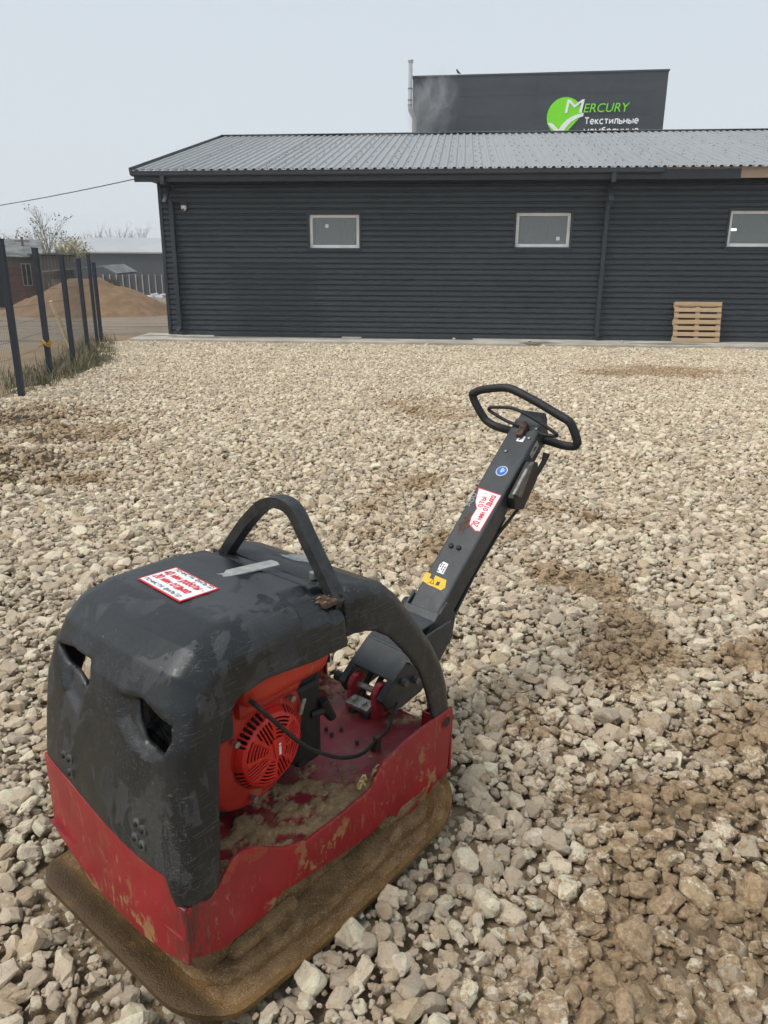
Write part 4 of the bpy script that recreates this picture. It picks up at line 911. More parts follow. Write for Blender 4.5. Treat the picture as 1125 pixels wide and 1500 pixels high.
def utility():
    D = 41.; x = float(gd(33, 360, D)[0]); z = float(gd(33, 350, D)[2]); r = empty('pole_top_frame', (x, D, 0)); tag(r, 'small wooden pole with crossbar standing behind the brick shed', 'pole')
    m = MB(); m.cyl((0, 0, 0), (0, 0, z + .1), .07, 8); m.build('pole', OLDWOOD, r); m = MB(); m.box((0, 0, z - .1), (.75, .06, .07)); m.box((0, 0, z - .5), (.55, .06, .05)); m.build('crossbar', OLDWOOD, r)
utility()

def tree(name, base, trunks, label, seed, leaves=None, depth=5, mat=BARK, thin=1., lmat=LEAFY):
    rn = random.Random(seed); r = empty(name, base); tag(r, label, 'tree'); segs = MB(); lf = MB()
    def grow(p, d, l, rad_, k):
        q = p + d * l; mid = p + d * l * .5 + Vector((rn.uniform(-1, 1), rn.uniform(-1, 1), 0)) * l * .04
        segs.tube([p, mid, q], [rad_, rad_ * .85, rad_ * .68], 5 if k < 2 else 3, cap=False)
        if k >= depth: 
            if leaves and leaves(q): 
                for _ in range(rn.randint(3, 7)): leaf(q + Vector([rn.uniform(-.22, .22) for _ in range(3)]))
            return
        for _ in range(rn.choice((2, 3)) if k > 0 else 3):
            ax = Vector([rn.uniform(-1, 1) for _ in range(3)]).normalized(); nd = (Matrix.Rotation(rn.uniform(.2, .62), 3, ax) @ d); nd.z += .12; nd.normalize()
            grow(p + d * l * rn.uniform(.55, 1), nd, l * rn.uniform(.62, .85), rad_ * .62, k + 1)
    def leaf(c):
        s = rn.uniform(.035, .07); n = Vector([rn.uniform(-1, 1) for _ in range(3)]).normalized(); a = n.orthogonal().normalized() * s; b = n.cross(a)
        lf.add([c - a, c - b * .6, c + a, c + b * .6], [(0, 1, 2, 3)])
    for (off, d, l, rr) in trunks: grow(Vector(off), Vector(d).normalized(), l, rr * thin, 0)
    segs.build('trunk', mat, r)
    if lf.v: tag(lf.build('crown', lmat, r), kind='stuff')
    return r
D = 46.; b1 = gd(78, 405, D); b2 = gd(52, 405, D); b3 = gd(96, 405, D)
tree('bare_tree', (b1[0], D, 0), [((0, 0, 0), (.05, 0, 1), 1.75, .07), ((.3, .1, 0), (.14, 0, 1), 1.6, .05)], 'thin half-bare tree with a few dark leaves rising behind the sheds', 4, lambda q: RND.random() < .28, 5, lmat=LEAFB)
tree('bare_tree', (b2[0], D + 2, 0), [((0, 0, 0), (-.25, 0, 1), 1.55, .045), ((.2, 0, 0), (.02, 0, 1), 1.75, .045), ((-.3, 0, 0), (-.5, 0, 1), 1.4, .04)], 'leafless many-stemmed tree behind the brick shed, left of the half-bare tree', 9, None, 5)
tree('yellow_shrub', (b3[0], D - 2, 0), [((0, 0, 0), (.35, 0, 1), 1.35, .05), ((.1, 0, 0), (.1, 0, 1), 1.3, .05), ((0, 0, 0), (.6, 0, .9), 1.35, .04)], 'low tree with yellow autumn leaves in front of the far warehouse', 14, lambda q: RND.random() < .62, 5)
for i, px in enumerate((137, 147, 158, 170, 190, 205, 20, 5)):
    D = 120. if i < 6 else 70.; b = gd(px, 405, D); z = float(gd(px, 341 if i % 2 else 346, D)[2])
    tree('distant_tree', (b[0], D, 0), [((0, 0, 0), (0, 0, 1), z * .42, .12)], ('faint bare treetop above the far warehouse roof, number %s from the left' % ('first second third fourth fifth sixth'.split()[i])).replace('number ', '') if i < 6 else ('faint bare treetop above the brick shed roof' if i == 6 else 'faint bare treetop at the left edge above the brick shed'), 30 + i, lambda q: RND.random() < .5, 4, DISTT, lmat=DISTT)

# power cable
pA = np.array([*(A0[:2] + ub[:2] * -.68 + vb[:2] * -.5), 3.66]); pB = gd(-160, 288, 30.); pB = pA + (pB - pA) * 2.6; pts = []
for t in np.linspace(0, 1, 30): q = pA * (1 - t) + pB * t; q[2] -= 4 * t * (1 - t) * .8; pts.append(q)
m = MB(); m.tube(pts, .011, 6); tag(m.build('overhead_cable', BLKINK, smooth=True), 'black overhead cable sagging from the left eave of the dark building', 'cable')

# weeds along the fence foot
def weeds():
    rs = np.random.RandomState(5); m = MB(); d = MB()
    for k in range(2600):
        y = rs.uniform(9.6, 18.6); x = float(fence_x(y)) + rs.normal(.05, .33); 
        if x > float(gravel_left(y)) + .25: continue
        dens = .35 + .65 * math.exp(-((y - 12.6) / 2.2) ** 2)
        if rs.rand() > dens * (.4 + .9 * float(vnoise(x, y, 2.5, 11))): continue
        for _ in range(4):
            h = rs.uniform(.04, .15) * (1 if rs.rand() < .85 else 2.2); a = rs.uniform(0, 6.28); l = rs.uniform(.2, .9) * h; w = rs.uniform(.003, .006); p = Vector((x + rs.normal(0, .04), y + rs.normal(0, .04), -.04))
            dx, dy = math.cos(a) * l, math.sin(a) * l; sx, sy = -math.sin(a) * w, math.cos(a) * w
            (m if rs.rand() < .6 else d).add([p + Vector((-sx, -sy, 0)), p + Vector((sx, sy, 0)), p + Vector((dx * .4 + sx, dy * .4 + sy, h * .6)), p + Vector((dx, dy, h)), p + Vector((dx * .4 - sx, dy * .4 - sy, h * .6))], [(0, 1, 2, 3, 4)])
    for k in range(420):
        cx, cy = rs.choice([-2.75, -3.1, -3.0]), rs.choice([5.15, 5.5, 5.3]); x = cx + rs.normal(0, .22); y = cy + rs.normal(0, .12)
        for _ in range(3):
            h = rs.uniform(.01, .035); a = rs.uniform(0, 6.28); w = .004; p = Vector((x, y, -.015)); m.add([p, p + Vector((w, w, 0)), p + Vector((math.cos(a) * h, math.sin(a) * h, h))], [(0, 1, 2)])
    tag(m.build('weeds', GRASSM), 'green weeds and grass along the foot of the wire fence', 'weeds', kind='stuff')
    tag(d.build('dry_stalks', DRYG), 'dry brown stalks among the weeds along the wire fence', 'weeds', kind='stuff')
weeds()
# debris beyond the road
p = gz(229, 441); r = empty('rubble_bag', (p[0], p[1], -.05)); tag(r, 'crumpled white bags lying by the road beside the building corner', 'bags')
for k in range(4):
    o = link_mesh('bag', STONES[k].copy(), r); o.data.materials.clear(); o.data.materials.append(BAGW); o.location = (-.45 + .33 * k, .1 * (k % 2), .28 + .12 * (k % 2)); o.scale = (.42, .35, .3)
p = gz(236, 452); m = MB()
for k in range(4): m.box((p[0] + .1 * k, p[1] + .25 * k, .0 + .05 * k), (2.2, .14, .05), Euler((0, 0, .1 * k)))
tag(m.build('planks', OLDWOOD), 'loose grey planks lying at the foot of the sand heap by the building', 'planks')

# air: even haze round the whole place, sky outside it
hm = NT('haze_air'); hm.t.nodes.remove(hm.b); hv = hm.N('VolumePrincipled'); hv.inputs['Density'].default_value = .0011; hv.inputs['Color'].default_value = (.90, .93, .96, 1); hm.L(hv.outputs[0], hm.o.inputs['Volume'])
m = MB(); m.b2((-230, -50, -1.1), (230, 340, 16)); tag(m.build('haze', hm.m), 'thin pale haze in the air over the whole place', 'haze', kind='stuff')

# ================================================================== THE PLATE COMPACTOR
R = empty('plate_compactor', (MO[0], MO[1], 0), MANG)
tag(R, 'worn red vibrating plate compactor with scuffed black hood and long dark steering pole', 'plate compactor')
def loc(p): q = np.asarray(p) - MO; return np.array([q @ MX, q @ MY, q[2]])
def sy(x, y, c): return loc(gplane(x, y, MO + MY * c, MY))
def sx(x, y, c): return loc(gplane(x, y, MO + MX * c, MX))

# --- base plate: rounded tray with lips turned up at both ends
def base_plate():
    x0, x1, y0, y1 = -.056, .885, -.078, .630; rc = .115; ring = []
    for cx, cy, a0 in ((x0 + rc, y0 + rc, math.pi), (x1 - rc, y0 + rc, 1.5 * math.pi), (x1 - rc, y1 - rc, 0), (x0 + rc, y1 - rc, .5 * math.pi)):
        for t in np.linspace(0, math.pi / 2, 8): ring.append((cx + rc * math.cos(a0 + t), cy + rc * math.sin(a0 + t)))
    # densify straight runs
    pts = []
    for i, p in enumerate(ring):
        q = ring[(i + 1) % len(ring)]; d = math.hypot(q[0] - p[0], q[1] - p[1]); n = max(1, int(d / .03))
        for k in range(n):
            X_ = p[0] + (q[0] - p[0]) * k / n; Y_ = p[1] + (q[1] - p[1]) * k / n; pts.append((X_, Y_ + (.026 * ((X_ - .42) / .46) ** 2 if Y_ < .2 else 0)))
    cx, cy = (x0 + x1) / 2, (y0 + y1) / 2; n = len(pts); vs = []; fs = []
    def zt(x, y): return .022 + .030 * float(sstep(np.array(-x), -.06, .055)) + .05 * float(sstep(np.array(x), .72, .89)) + .004 * noise.noise(Vector((x * 6, y * 6, 0)))
    L_ = [1.0, .985, .95, .90, .84, .76, .66, .5, .3]
    for j, s in enumerate(L_):
        for (x, y) in pts:
            X = cx + (x - cx) * s; Y = cy + (y - cy) * s; vs.append((X, Y, zt(X, Y) + (.004 if j else 0)))
    for (x, y) in pts: vs.append((x, y, zt(x, y) - .014))
    for (x, y) in pts: X = cx + (x - cx) * .9; Y = cy + (y - cy) * .9; vs.append((X, Y, -.012))
    for j in range(len(L_) - 1):
        for i in range(n): k = (i + 1) % n; fs.append((j * n + i, j * n + k, (j + 1) * n + k, (j + 1) * n + i))
    fs.append(tuple((len(L_) - 1) * n + i for i in range(n)))
    o1 = len(L_) * n
    for i in range(n): k = (i + 1) % n; fs += [(i, o1 + i, o1 + k, k), (o1 + i, o1 + n + i, o1 + n + k, o1 + k)]
    m = MB(); m.add(vs, fs); m.build('base_plate', PLATE, R, smooth=True)
    # caked sand lying on the plate along side and front, with an uneven inner bank up to the casing
    vs = []; fs = []; dense = []
    for i, p in enumerate(pts):
        q = pts[(i + 1) % n]; d = math.hypot(q[0] - p[0], q[1] - p[1]); k_ = max(1, int(d / .009))
        for k in range(k_): dense.append((p[0] + (q[0] - p[0]) * k / k_, p[1] + (q[1] - p[1]) * k / k_))
    nd = len(dense); SS = np.concatenate([np.linspace(0, .075, 14), np.linspace(.085, .2, 9)])
    for j, e in enumerate(SS):
        for (x, y) in dense:
            dx, dy = cx - x, cy - y; l = math.hypot(dx, dy); nx_, ny_ = (1 if abs(dx) > .42 else abs(dx) / .47) * dx / l, dy / l; X = x + dx * e / .35; Y = y + dy * e / .35
            nn = noise.noise(Vector((X * 7, Y * 7, 5))); n2 = noise.noise(Vector((X * 32, Y * 32, 2))); n3 = noise.noise(Vector((X * 95, Y * 95, 1)))
            edge = float(sstep(np.array(e), .004 + .006 * nn, .02)); ledge = float(sstep(np.array(e), .052 + .014 * nn, .066 + .014 * nn)); front = float(sstep(np.array(X), -.005 + .025 * nn, .035 + .02 * nn))
            crack = math.exp(-((e - .05 - .014 * nn) / .004) ** 2)
            h_ = -.004 + edge * (.007 + .007 * n2 + .004 * n3 + .010 * max(0, nn)) + ledge * (.010 + .014 * nn) - crack * .010
            h_ = h_ * (front if h_ > 0 else 1) - (1 - front) * .004 + front * .0
            vs.append((X, Y, zt(X, Y) + .004 + h_))
    for j in range(len(SS) - 1):
        for i in range(nd): k = (i + 1) % nd; fs.append((j * nd + i, j * nd + k, (j + 1) * nd + k, (j + 1) * nd + i))
    fs.append(tuple((len(SS) - 1) * nd + i for i in range(nd)))
    m = MB(); m.add(vs, fs); m.build('caked_sand', CAKE, R, smooth=True)
    # exciter housing / foot castings seen below the skirt
    m = MB(); m.tube([(.60, .062, .05), (.68, .058, .062), (.84, .062, .075)], [.030, .042, .038], 14); m.box((.3, .10, .06), (.52, .10, .07)); m.box((.20, .05, .045), (.20, .05, .05)); m.box((.70, .12, .065), (.22, .12, .08)); m.build('foot_casting', CAKE, R, .02)
base_plate()

# --- red skirt
SYN = .022
top_px = [(263, 1295), (285, 1290), (322, 1281), (340, 1262), (352, 1250), (365, 1244), (379, 1241), (419, 1242), (450, 1232), (500, 1194), (538, 1162), (545, 1155), (549, 1144), (562, 1119), (594, 1088), (619, 1067), (664, 1035)]
bot_px = [(654, 1144), (644, 1147), (614, 1179), (604, 1190), (596, 1197), (580, 1197), (569, 1194), (548, 1219), (500, 1253), (428, 1299), (416, 1306), (406, 1319), (397, 1334), (388, 1343), (352, 1370), (336, 1384), (321, 1394), (290, 1404), (277, 1406), (263, 1406)]
HOODLINE = ((72, 1117), (100, 1150), (150, 1208), (200, 1258), (240, 1288), (275, 1303), (290, 1305))
def skx(y): t = (y - .022) / .56; return -.012 + .012 * t - .020 * (1 - (2 * t - 1) ** 2)
def hdx(y): return skx(y) - .005
def front_pt(px, py, fx):
    x = 0.
    for _ in range(6): p = sx(px, py, x); x = float(fx(p[1]))
    return sx(px, py, x)
def skirt():
    P = [sy(x, y, SYN) for x, y in top_px] + [sy(x, y, SYN) for x, y in bot_px]; P2 = [(p[0], p[2]) for p in P]; xc = min(P2[-1][0], P2[0][0])
    P2[-1] = (-.012, P2[-1][1]); P2[0] = (-.012, .268); P2[1] = (.03, .268); P2[2] = (.076, .270); print('skirt corner', P2[0], P2[-1], P2[-2])
    m = MB(); m.prism(P2, lambda a, b: (a, SYN, b), lambda a, b: (a, SYN + .010, b)); s1 = m.build('side_panel', RED, R, .0035)
    P3 = [(a, max(b, .150 - max(0, a - .25) * .2)) for a, b in P2]; m = MB(); m.prism(P3, lambda a, b: (a + .012, .556, b), lambda a, b: (a + .012, .565, b)); m.build('side_panel', RED, R, .0035)
    m = MB(); m.tube([(-.004, SYN + .008, P2[-1][1] - .001), (-.004, SYN + .008, .266)], .0115, 14); m.build('corner_bend', RED, s1, smooth=True)
    # holes near both ends of the near panel: flat black discs stand in for their inner shade, with rolled rims
    for px, py, rr in ((303, 1306, .018), (653, 1057, .016)):
        c = sy(px, py, SYN); m = MB(); m.tube([(c[0], SYN - .002, c[2]), (c[0], SYN - .0035, c[2])], rr, 20); m.build('hole_shade_disc', BLK, s1)
        m = MB(); m.tube([(c[0] + rr * 1.12 * math.cos(t), SYN - .001, c[2] + rr * 1.12 * math.sin(t)) for t in np.linspace(0, 2 * math.pi, 21)[:-1]], .0025, 6, True); m.build('hole_rim', RED, s1)
    # front panel, bowed outwards
    fb = [front_pt(x, y, skx) for x, y in ((95, 1235), (150, 1310), (200, 1362), (240, 1395), (262, 1405.5))]; by = [p[1] for p in fb][::-1]; bz = [p[2] for p in fb][::-1]
    ft = [front_pt(x, y, skx) for x, y in HOODLINE]; ty = [p[1] for p in ft][::-1]; tz = [p[2] for p in ft][::-1]; tz[0] = tz[1] = .268; print('front skirt', by, bz, ty, tz)
    n = 30; vs = []; fs = []; K = 4
    for i in range(n + 1):
        t = i / n; y = SYN + t * (.566 - SYN); x = skx(y); zb = float(np.interp(y, by, bz)); zm = float(np.interp(y, ty, tz)) + .012; x = max(x, -.012) if False else x
        if t < .06: zm = min(zm, .272)
        col = [(x, y, zb), (x, y, zm)]; vs += col + [(a + .009, b, c) for a, b, c in col][::-1]
    for i in range(n):
        a, b = 4 * i, 4 * i + 4
        for k in range(4): fs.append((a + k, b + k, b + (k + 1) % 4, a + (k + 1) % 4))
    fs += [tuple(range(4)), tuple(4 * n + k for k in range(4))[::-1]]
    m = MB(); m.add(vs, fs); m.build('front_panel', RED, R, .003)
    m = MB(); m.b2((.905, SYN, .07), (.915, .11, .27)); m.b2((.905, .52, .07), (.915, .578, .27)); m.b2((.905, .11, .10), (.915, .52, .17)); m.build('rear_panel', RED, R, .003)
    m = MB(); m.b2((.845, SYN + .010, .20), (.853, .085, .275)); m.b2((.853, .075, .20), (.905, .083, .275)); m.b2((.845, .53, .2), (.853, .568, .30)); m.b2((.80, .525, .2), (.9, .53, .36)); m.build('rear_bracket', RED, R, .003)
skirt()

# --- deck with mud
def deck():
    nu, nv = 200, 130; xs = np.linspace(-.02, .904, nu); ys = np.linspace(SYN + .004, .558, nv); X, Y = np.meshgrid(xs, ys, indexing='ij')
    Z0 = .2005 + 0 * X
    mud = .20 + .33 * sstep(-np.abs(X - .36), -.34, -.12) * sstep(-Y, -.34, -.18)
    mud += .35 * sstep(-Y, -.10, -.05) * sstep(X, .3, .4) + .25 * sstep(X, .8, .86)
    mud -= .28 * np.exp(-(((X - .66) / .11) ** 2 + ((Y - .25) / .13) ** 2))
    nz = np.array([[noise.fractal(Vector((x * 20, y * 20, 3)), .8, 2.0, 6) for y in ys] for x in xs]); nf = np.array([[noise.noise(Vector((x * 70, y * 70, 3))) for y in ys] for x in xs])
    mud = np.clip(mud + nz * .42 + nf * .05, 0, 1); Z = Z0 + sstep(mud, .40, .62) * (.002 + .006 * np.clip(nz + .3, 0, 1) + .0018 * nf)
    v = np.stack([X, Y, Z], -1).reshape(-1, 3); i = np.arange(nu * nv).reshape(nu, nv); q = np.stack([i[:-1, :-1], i[1:, :-1], i[1:, 1:], i[:-1, 1:]], -1).reshape(-1, 4)
    me = bpy.data.meshes.new('deck'); me.from_pydata(v.tolist(), [], q.tolist()); me.materials.append(DECK); at = me.attributes.new('mud', 'FLOAT', 'POINT'); at.data.foreach_set('value', mud.ravel().astype(np.float32))
    for p in me.polygons: p.use_smooth = True
    o = link_mesh('deck', me, R)
    m = MB(); m.b2((.05, SYN + .03, .14), (.88, .56, .185)); m.build('chassis', DARK, R)
    r2 = random.Random(2); 
    for k in range(5):
        s = r2.uniform(.008, .014); c = link_mesh('mud_clod', STONES[k], o); c.location = (.5 + r2.uniform(-.15, .2), r2.uniform(.06, .12), .222); c.scale = (s, s, s * .8); c['soil'] = 1.3
    for k, (px, py) in enumerate(((530, 1146), (551, 1131))):
        p = loc(gz(px, py, .235)); m = MB(); m.tube([(p[0] + .016 * math.cos(t), p[1] + .006 * math.sin(t), p[2] + .014 * math.sin(t * 2)) for t in np.linspace(0, 5.2, 12)], .0035, 6); m.box((p[0], p[1], p[2] - .004), (.02, .006, .024), Euler((.3, .3, .5 + k))); m.build('brass_clip', BRASS, o)
    for (px, py) in ((478, 1071), (486, 1079), (500, 1071), (523, 1090), (545, 1099)):
        p = loc(gz(px, py, .197)); m = MB(); m.cyl((p[0], p[1], .19), (p[0], p[1], .210), .006, 6); m.build('deck_bolt', RUST, o)
deck()

# --- hood
YC, YH = .302, .285
def hood_pt(px, py):
    x = .02
    for _ in range(8): p = sx(px, py, x); x = float(hdx(p[1])) + LEAN * max(0, p[2] - .3)
    return sx(px, py, x)
LEAN = .095
def hole_pt(px, py, off):
    x = .02
    for _ in range(20):
        p = sx(px, py, x); q = min(max(0., .10 - p[1]), .072); x = .5 * x + .5 * (float(hdx(p[1])) + LEAN * max(0, p[2] - .3) + off + .074 - math.sqrt(.074 ** 2 - q * q) + .12 * max(0, p[2] - .62))
    return sx(px, py, x)
hR = [hole_pt(x, y, .014) for x, y in ((196, 1023), (222, 1036), (250, 1063), (254, 1085), (246, 1103), (228, 1100), (212, 1088), (200, 1062))]
hL = [hole_pt(x, y, .010) for x, y in ((86, 943), (105, 951), (130, 969), (132, 985), (130, 1001), (119, 1007), (110, 990), (95, 973))]
sR = [hole_pt(x, y, .004) for x, y in ((168, 1014), (205, 1022), (240, 1075), (238, 1112), (215, 1114), (190, 1092), (170, 1055))]
sL = [hole_pt(x, y, .004) for x, y in ((82, 944), (122, 985), (120, 1030), (114, 1046), (98, 1016), (88, 985))]
HZ = [hood_pt(x, y) for x, y in HOODLINE]; HZy = [p[1] for p in HZ][::-1]; HZz = [p[2] for p in HZ][::-1]; HZy = [.0, .045] + HZy[2:]; HZz = [.262, .268] + HZz[2:]; print('hood line', HZy, HZz)
hR, hL, sR, sL = [[(p[1], p[2]) for p in q] for q in (hR, hL, sR, sL)]
print('hole', hR, hL)
def f_front(X, Y, Z):
    Xs = X - (hdx(Y) + LEAN * np.maximum(0, Z - .3)) * sstep(-X, -.30, -.02)
    rec = .016 * sstep(-sdpoly(sR, Y, Z), -.006, .022) + .014 * sstep(-sdpoly(sL, Y, Z), -.008, .02); rec = rec * sstep(-X, -.12, -.05)
    Xs = Xs - rec
    # pockets beside the roll bar feet, and a shallow raised field on top
    def pocket(x0, x1, y0, y1, k=.012): return sstep(-np.maximum(np.abs(X - (x0 + x1) / 2) - (x1 - x0) / 2, np.abs(Y - (y0 + y1) / 2) - (y1 - y0) / 2), -k, k * .4)
    Zs = Z + .020 * pocket(.365, .54, .055, .125) + .020 * pocket(.365, .54, .505, .575) + .012 * pocket(.455, .54, .0, .63, .02)
    Zs = Zs + .004 * np.sin(np.clip((Y - .1) / .43, 0, 1) * math.pi) * 0
    prof = [(.0, .10), (.0, .50), (.003, .60), (.014, .675), (.04, .73), (.085, .768), (.17, .788), (.36, .790), (.54, .772), (.54, .10)]
    d2 = sdpoly(prof, Xs, Zs); dy = np.abs(Y - YC) - YH + .032 * sstep(Z, .33, .72)
    d = rmax(d2, dy, .040 + .034 * sstep(Z, .58, .72)); d = np.maximum(d, X - .497)
    th = .015; d = np.maximum(d, -(d + th))
    op = [(.076, .05), (.076, .277), (.094, .448), (.112, .555), (.135, .612), (.175, .645), (.247, .654), (.387, .636), (.60, .626), (.6, .05)]
    d = smax(d, -sdpoly(op, X, Z), .012)
    for h_ in (hR, hL): d = np.where(X < .12, smax(d, -(sdpoly(h_, Y, Z) - .001), .007), d)
    zb = np.interp(Y, HZy, HZz).astype(np.float32) * (X < .12) + .262 * (X >= .12); d = smax(d, zb - Z, .01)
    d = np.maximum(d, -(np.abs(Y - .175) * 0 + np.hypot(Y - .175, Z - 9) - 0) ) if False else d
    return d
FC = grid_obj('front_hood', f_front, (-.075, -.01, .22), (.52, .64, .82), .0045, HOOD, R)
def f_rear(X, Y, Z):
    prof = [(.40, .10), (.40, .772), (.52, .772), (.585, .762), (.65, .738), (.707, .688), (.77, .606), (.833, .517), (.88, .43), (.907, .358), (.924, .27), (.93, .10)]
    wv = .012 * sstep(-X, -.56, -.50)
    d2 = sdpoly(prof, X, Z + .012 * sstep(-X, -.55, -.5)); dy = np.abs(Y - YC) - (YH - .010) + wv + .022 * sstep(Z, .40, .72)
    d = rmax(d2, dy, .04); d = np.maximum(d, .5035 - X); th = .014
    shell = np.maximum(d, -(d + th))
    # legs keep a thick inner rib
    legs = np.maximum(d, -(np.abs(Y - YC) - (YH - .085))); legs = np.maximum(legs, -sdpoly([(.55, .05), (.55, .60), (.66, .60), (.74, .52), (.80, .43), (.84, .35), (.86, .05)], X, Z))
    d = np.minimum(shell, np.maximum(legs, -(d + .02)) * 1.0)
    arch = [(.44, .05), (.44, .64), (.53, .648), (.56, .645), (.6, .630), (.645, .598), (.682, .557), (.722, .508), (.758, .456), (.778, .41), (.795, .365), (.823, .285), (.827, .05)]
    d = smax(d, -sdpoly(arch, X, Z), .01)
    notch = np.maximum(np.abs(Y - YC) - .205, Z - .60); notch = np.maximum(notch, .60 - X); d = smax(d, -notch, .02)
    return smax(d, .245 - Z, .006)
RC = grid_obj('rear_hood', f_rear, (.48, -.01, .22), (.96, .64, .80), .0045, HOOD, R)

# rivets on the front
for k, (px, py) in enumerate(((95, 1106), (103, 1112), (104, 1132), (201, 1206), (210, 1216), (199, 1227), (209, 1238))):
    p = hood_pt(px, py); x = p[0]
    m = MB(); m.tube([(x + .004, p[1], p[2]), (x - .002, p[1], p[2]), (x - .0035, p[1], p[2])], [.0115, .0115, .009], 16); o = m.build('washer', BOLT, FC, smooth=True)
    m = MB(); m.tube([(x - .003, p[1], p[2]), (x - .007, p[1], p[2]), (x - .0085, p[1], p[2])], [.0055, .005, .002], 10); m.build('rivet', BLK, FC, smooth=True)
# dark duct seen in the right opening
m = MB(); q = sx(231, 1083, .07); m.tube([(.13, q[1] + .0, q[2] + .03), (.075, q[1] + .005, q[2])], [.032, .030], 20, cap=False); m.tube([(.075, q[1] + .005 + .032 * math.cos(t), q[2] + .032 * math.sin(t)) for t in np.linspace(0, 2 * math.pi, 21)[:-1]], .005, 8, True); m.build('intake_duct', BLK, R, smooth=True)

# flat things on the hood top
ZTOP = .7905
def sticker():
    c = [np.array(loc(gz(x, y, ZTOP))) for x, y in ((202, 848), (260, 832), (320, 862), (263, 882))]   # reads towards -y, up is +x
    BL, TL, TR, BRr = [v[:2] for v in c]; print('sticker', BL, TL, TR, BRr)
    org = BL; ex = (BRr - BL); w = np.linalg.norm(ex); ex = ex / w; ey = np.array([-ex[1], ex[0]]); h = float((TL - BL) @ ey); w = float(w)
    ex3 = (ex[0], ex[1], 0); ey3 = (ey[0], ey[1], 0)
    def P(a, b, z): return (org[0] + ex[0] * a + ey[0] * b, org[1] + ex[1] * a + ey[1] * b, ZTOP + z)
    m = MB(); m.prism([(0, 0), (w, 0), (w, h), (0, h)], lambda a, b: P(a, b, -.001), lambda a, b: P(a, b, .0012)); s = m.build('warning_sticker', REDINK, FC)
    e = .004; m = MB(); m.prism([(e, e), (w - e, e), (w - e, h - e), (e, h - e)], lambda a, b: P(a, b, .001), lambda a, b: P(a, b, .0015)); m.build('sticker_face', WHITE, s)
    for body, a, b, xh, mat, th, ft in (('почисти фильтр', .014, h * .855, .0088, BLKINK, .19, w * .86), ('40 мин работы -', .010, h * .585, .0140, REDINK, .30, w * .88), ('20 мин отдыха', .012, h * .315, .0140, REDINK, .30, w * .78), ('почисти фильтр', .010, h * .10, .0088, BLKINK, .19, w * .82)):
        place_strokes('lettering', body, xh, P(a, b, .0019), ex3, ey3, mat, s, ft, th, .12)
sticker()
def tape(c1, c2, w, z, parent, rough_end=True):
    a = loc(gz(*c1, z))[:2]; b = loc(gz(*c2, z))[:2]; d = b - a; L_ = np.linalg.norm(d); d /= L_; n = np.array([-d[1], d[0]]); P = [(-.012, -w * .35), (.004, -w / 2), (L_ * .5, -w / 2 - .001), (L_, -w / 2), (L_ + .004, 0), (L_ - .002, w / 2), (L_ * .4, w / 2 + .001), (.01, w / 2), (.0, w * .15), (-.018, w * .25), (-.008, -.002)]
    m = MB(); f = lambda zz: (lambda u, v: (a[0] + d[0] * u + n[0] * v, a[1] + d[1] * u + n[1] * v, z + zz)); m.prism(P, f(-.002), f(.0012)); m.build('tape_strip', GREYT, parent)
tape((330, 841), (404, 824), .040, .789, FC)
tape((418, 815), (458, 820), .038, .7635, RC)
# debris in the right pocket and a screw behind the bar
m = MB(); m.b2((.440, .064, .74), (.485, .108, .7525)); m.build('rusty_plate', RUST, FC, .003)
rr2 = random.Random(3)
for k in range(7):
    o = link_mesh('crumb', STONES[k], FC); s = rr2.uniform(.003, .006); o.location = (rr2.uniform(.38, .48), rr2.uniform(.065, .115), .7555); o.scale = (s * 1.8, s, s); o['soil'] = 1.2
m = MB(); p = loc(gz(459, 840, .778)); m.cyl((p[0], p[1], .765), (p[0], p[1], .781), .010, 14); m.build('screw', STEEL, RC)
m = MB(); m.b2((.499, .07, .70), (.506, .54, .757)); m.build('cross_bar', DARK, R, .004)

# --- roll bar
def rollbar():
    xb = .497; c = [sx(x, y, xb) for x, y in ((338, 800), (362, 765), (385, 741), (398, 735), (412, 735), (426, 742), (437, 757), (452, 790), (475, 838), (494, 880))]
    pts = [(p[1], p[2]) for p in c]; pts = [(pts[0][0] + .03, .745)] + pts[0:] ; pts[-1] = (pts[-1][0] - .0, pts[-1][1]); pts.append((pts[-1][0] - .012, .73))
    print('bar', pts)
    sp = smoothpath([(0, a, b) for a, b in pts], 6, False); m = MB(); vs = []; fs = []; n = len(sp); w, t = .036, .026
    for i, p in enumerate(sp):
        a = sp[max(0, i - 1)]; b = sp[min(n - 1, i + 1)]; d = (b - a) / np.linalg.norm(b - a); nn = np.array([0, -d[2], d[1]])
        for sxx, so in ((-1, -1), (1, -1), (1, 1), (-1, 1)): q = p + np.array([xb + sxx * w / 2, 0, 0]) + nn * so * t / 2; vs.append(q)
    for i in range(n - 1):
        for k in range(4): fs.append((4 * i + k, 4 * i + (k + 1) % 4, 4 * i + 4 + (k + 1) % 4, 4 * i + 4 + k))
    fs += [(3, 2, 1, 0), tuple(4 * (n - 1) + k for k in range(4))]; m.add(vs, fs); b = m.build('roll_bar', BAR, R, .005)
    for p in b.data.polygons: p.use_smooth = True
    b.modifiers['bevel'].angle_limit = rad(40); b.modifiers['bevel'].harden_normals = True
rollbar()

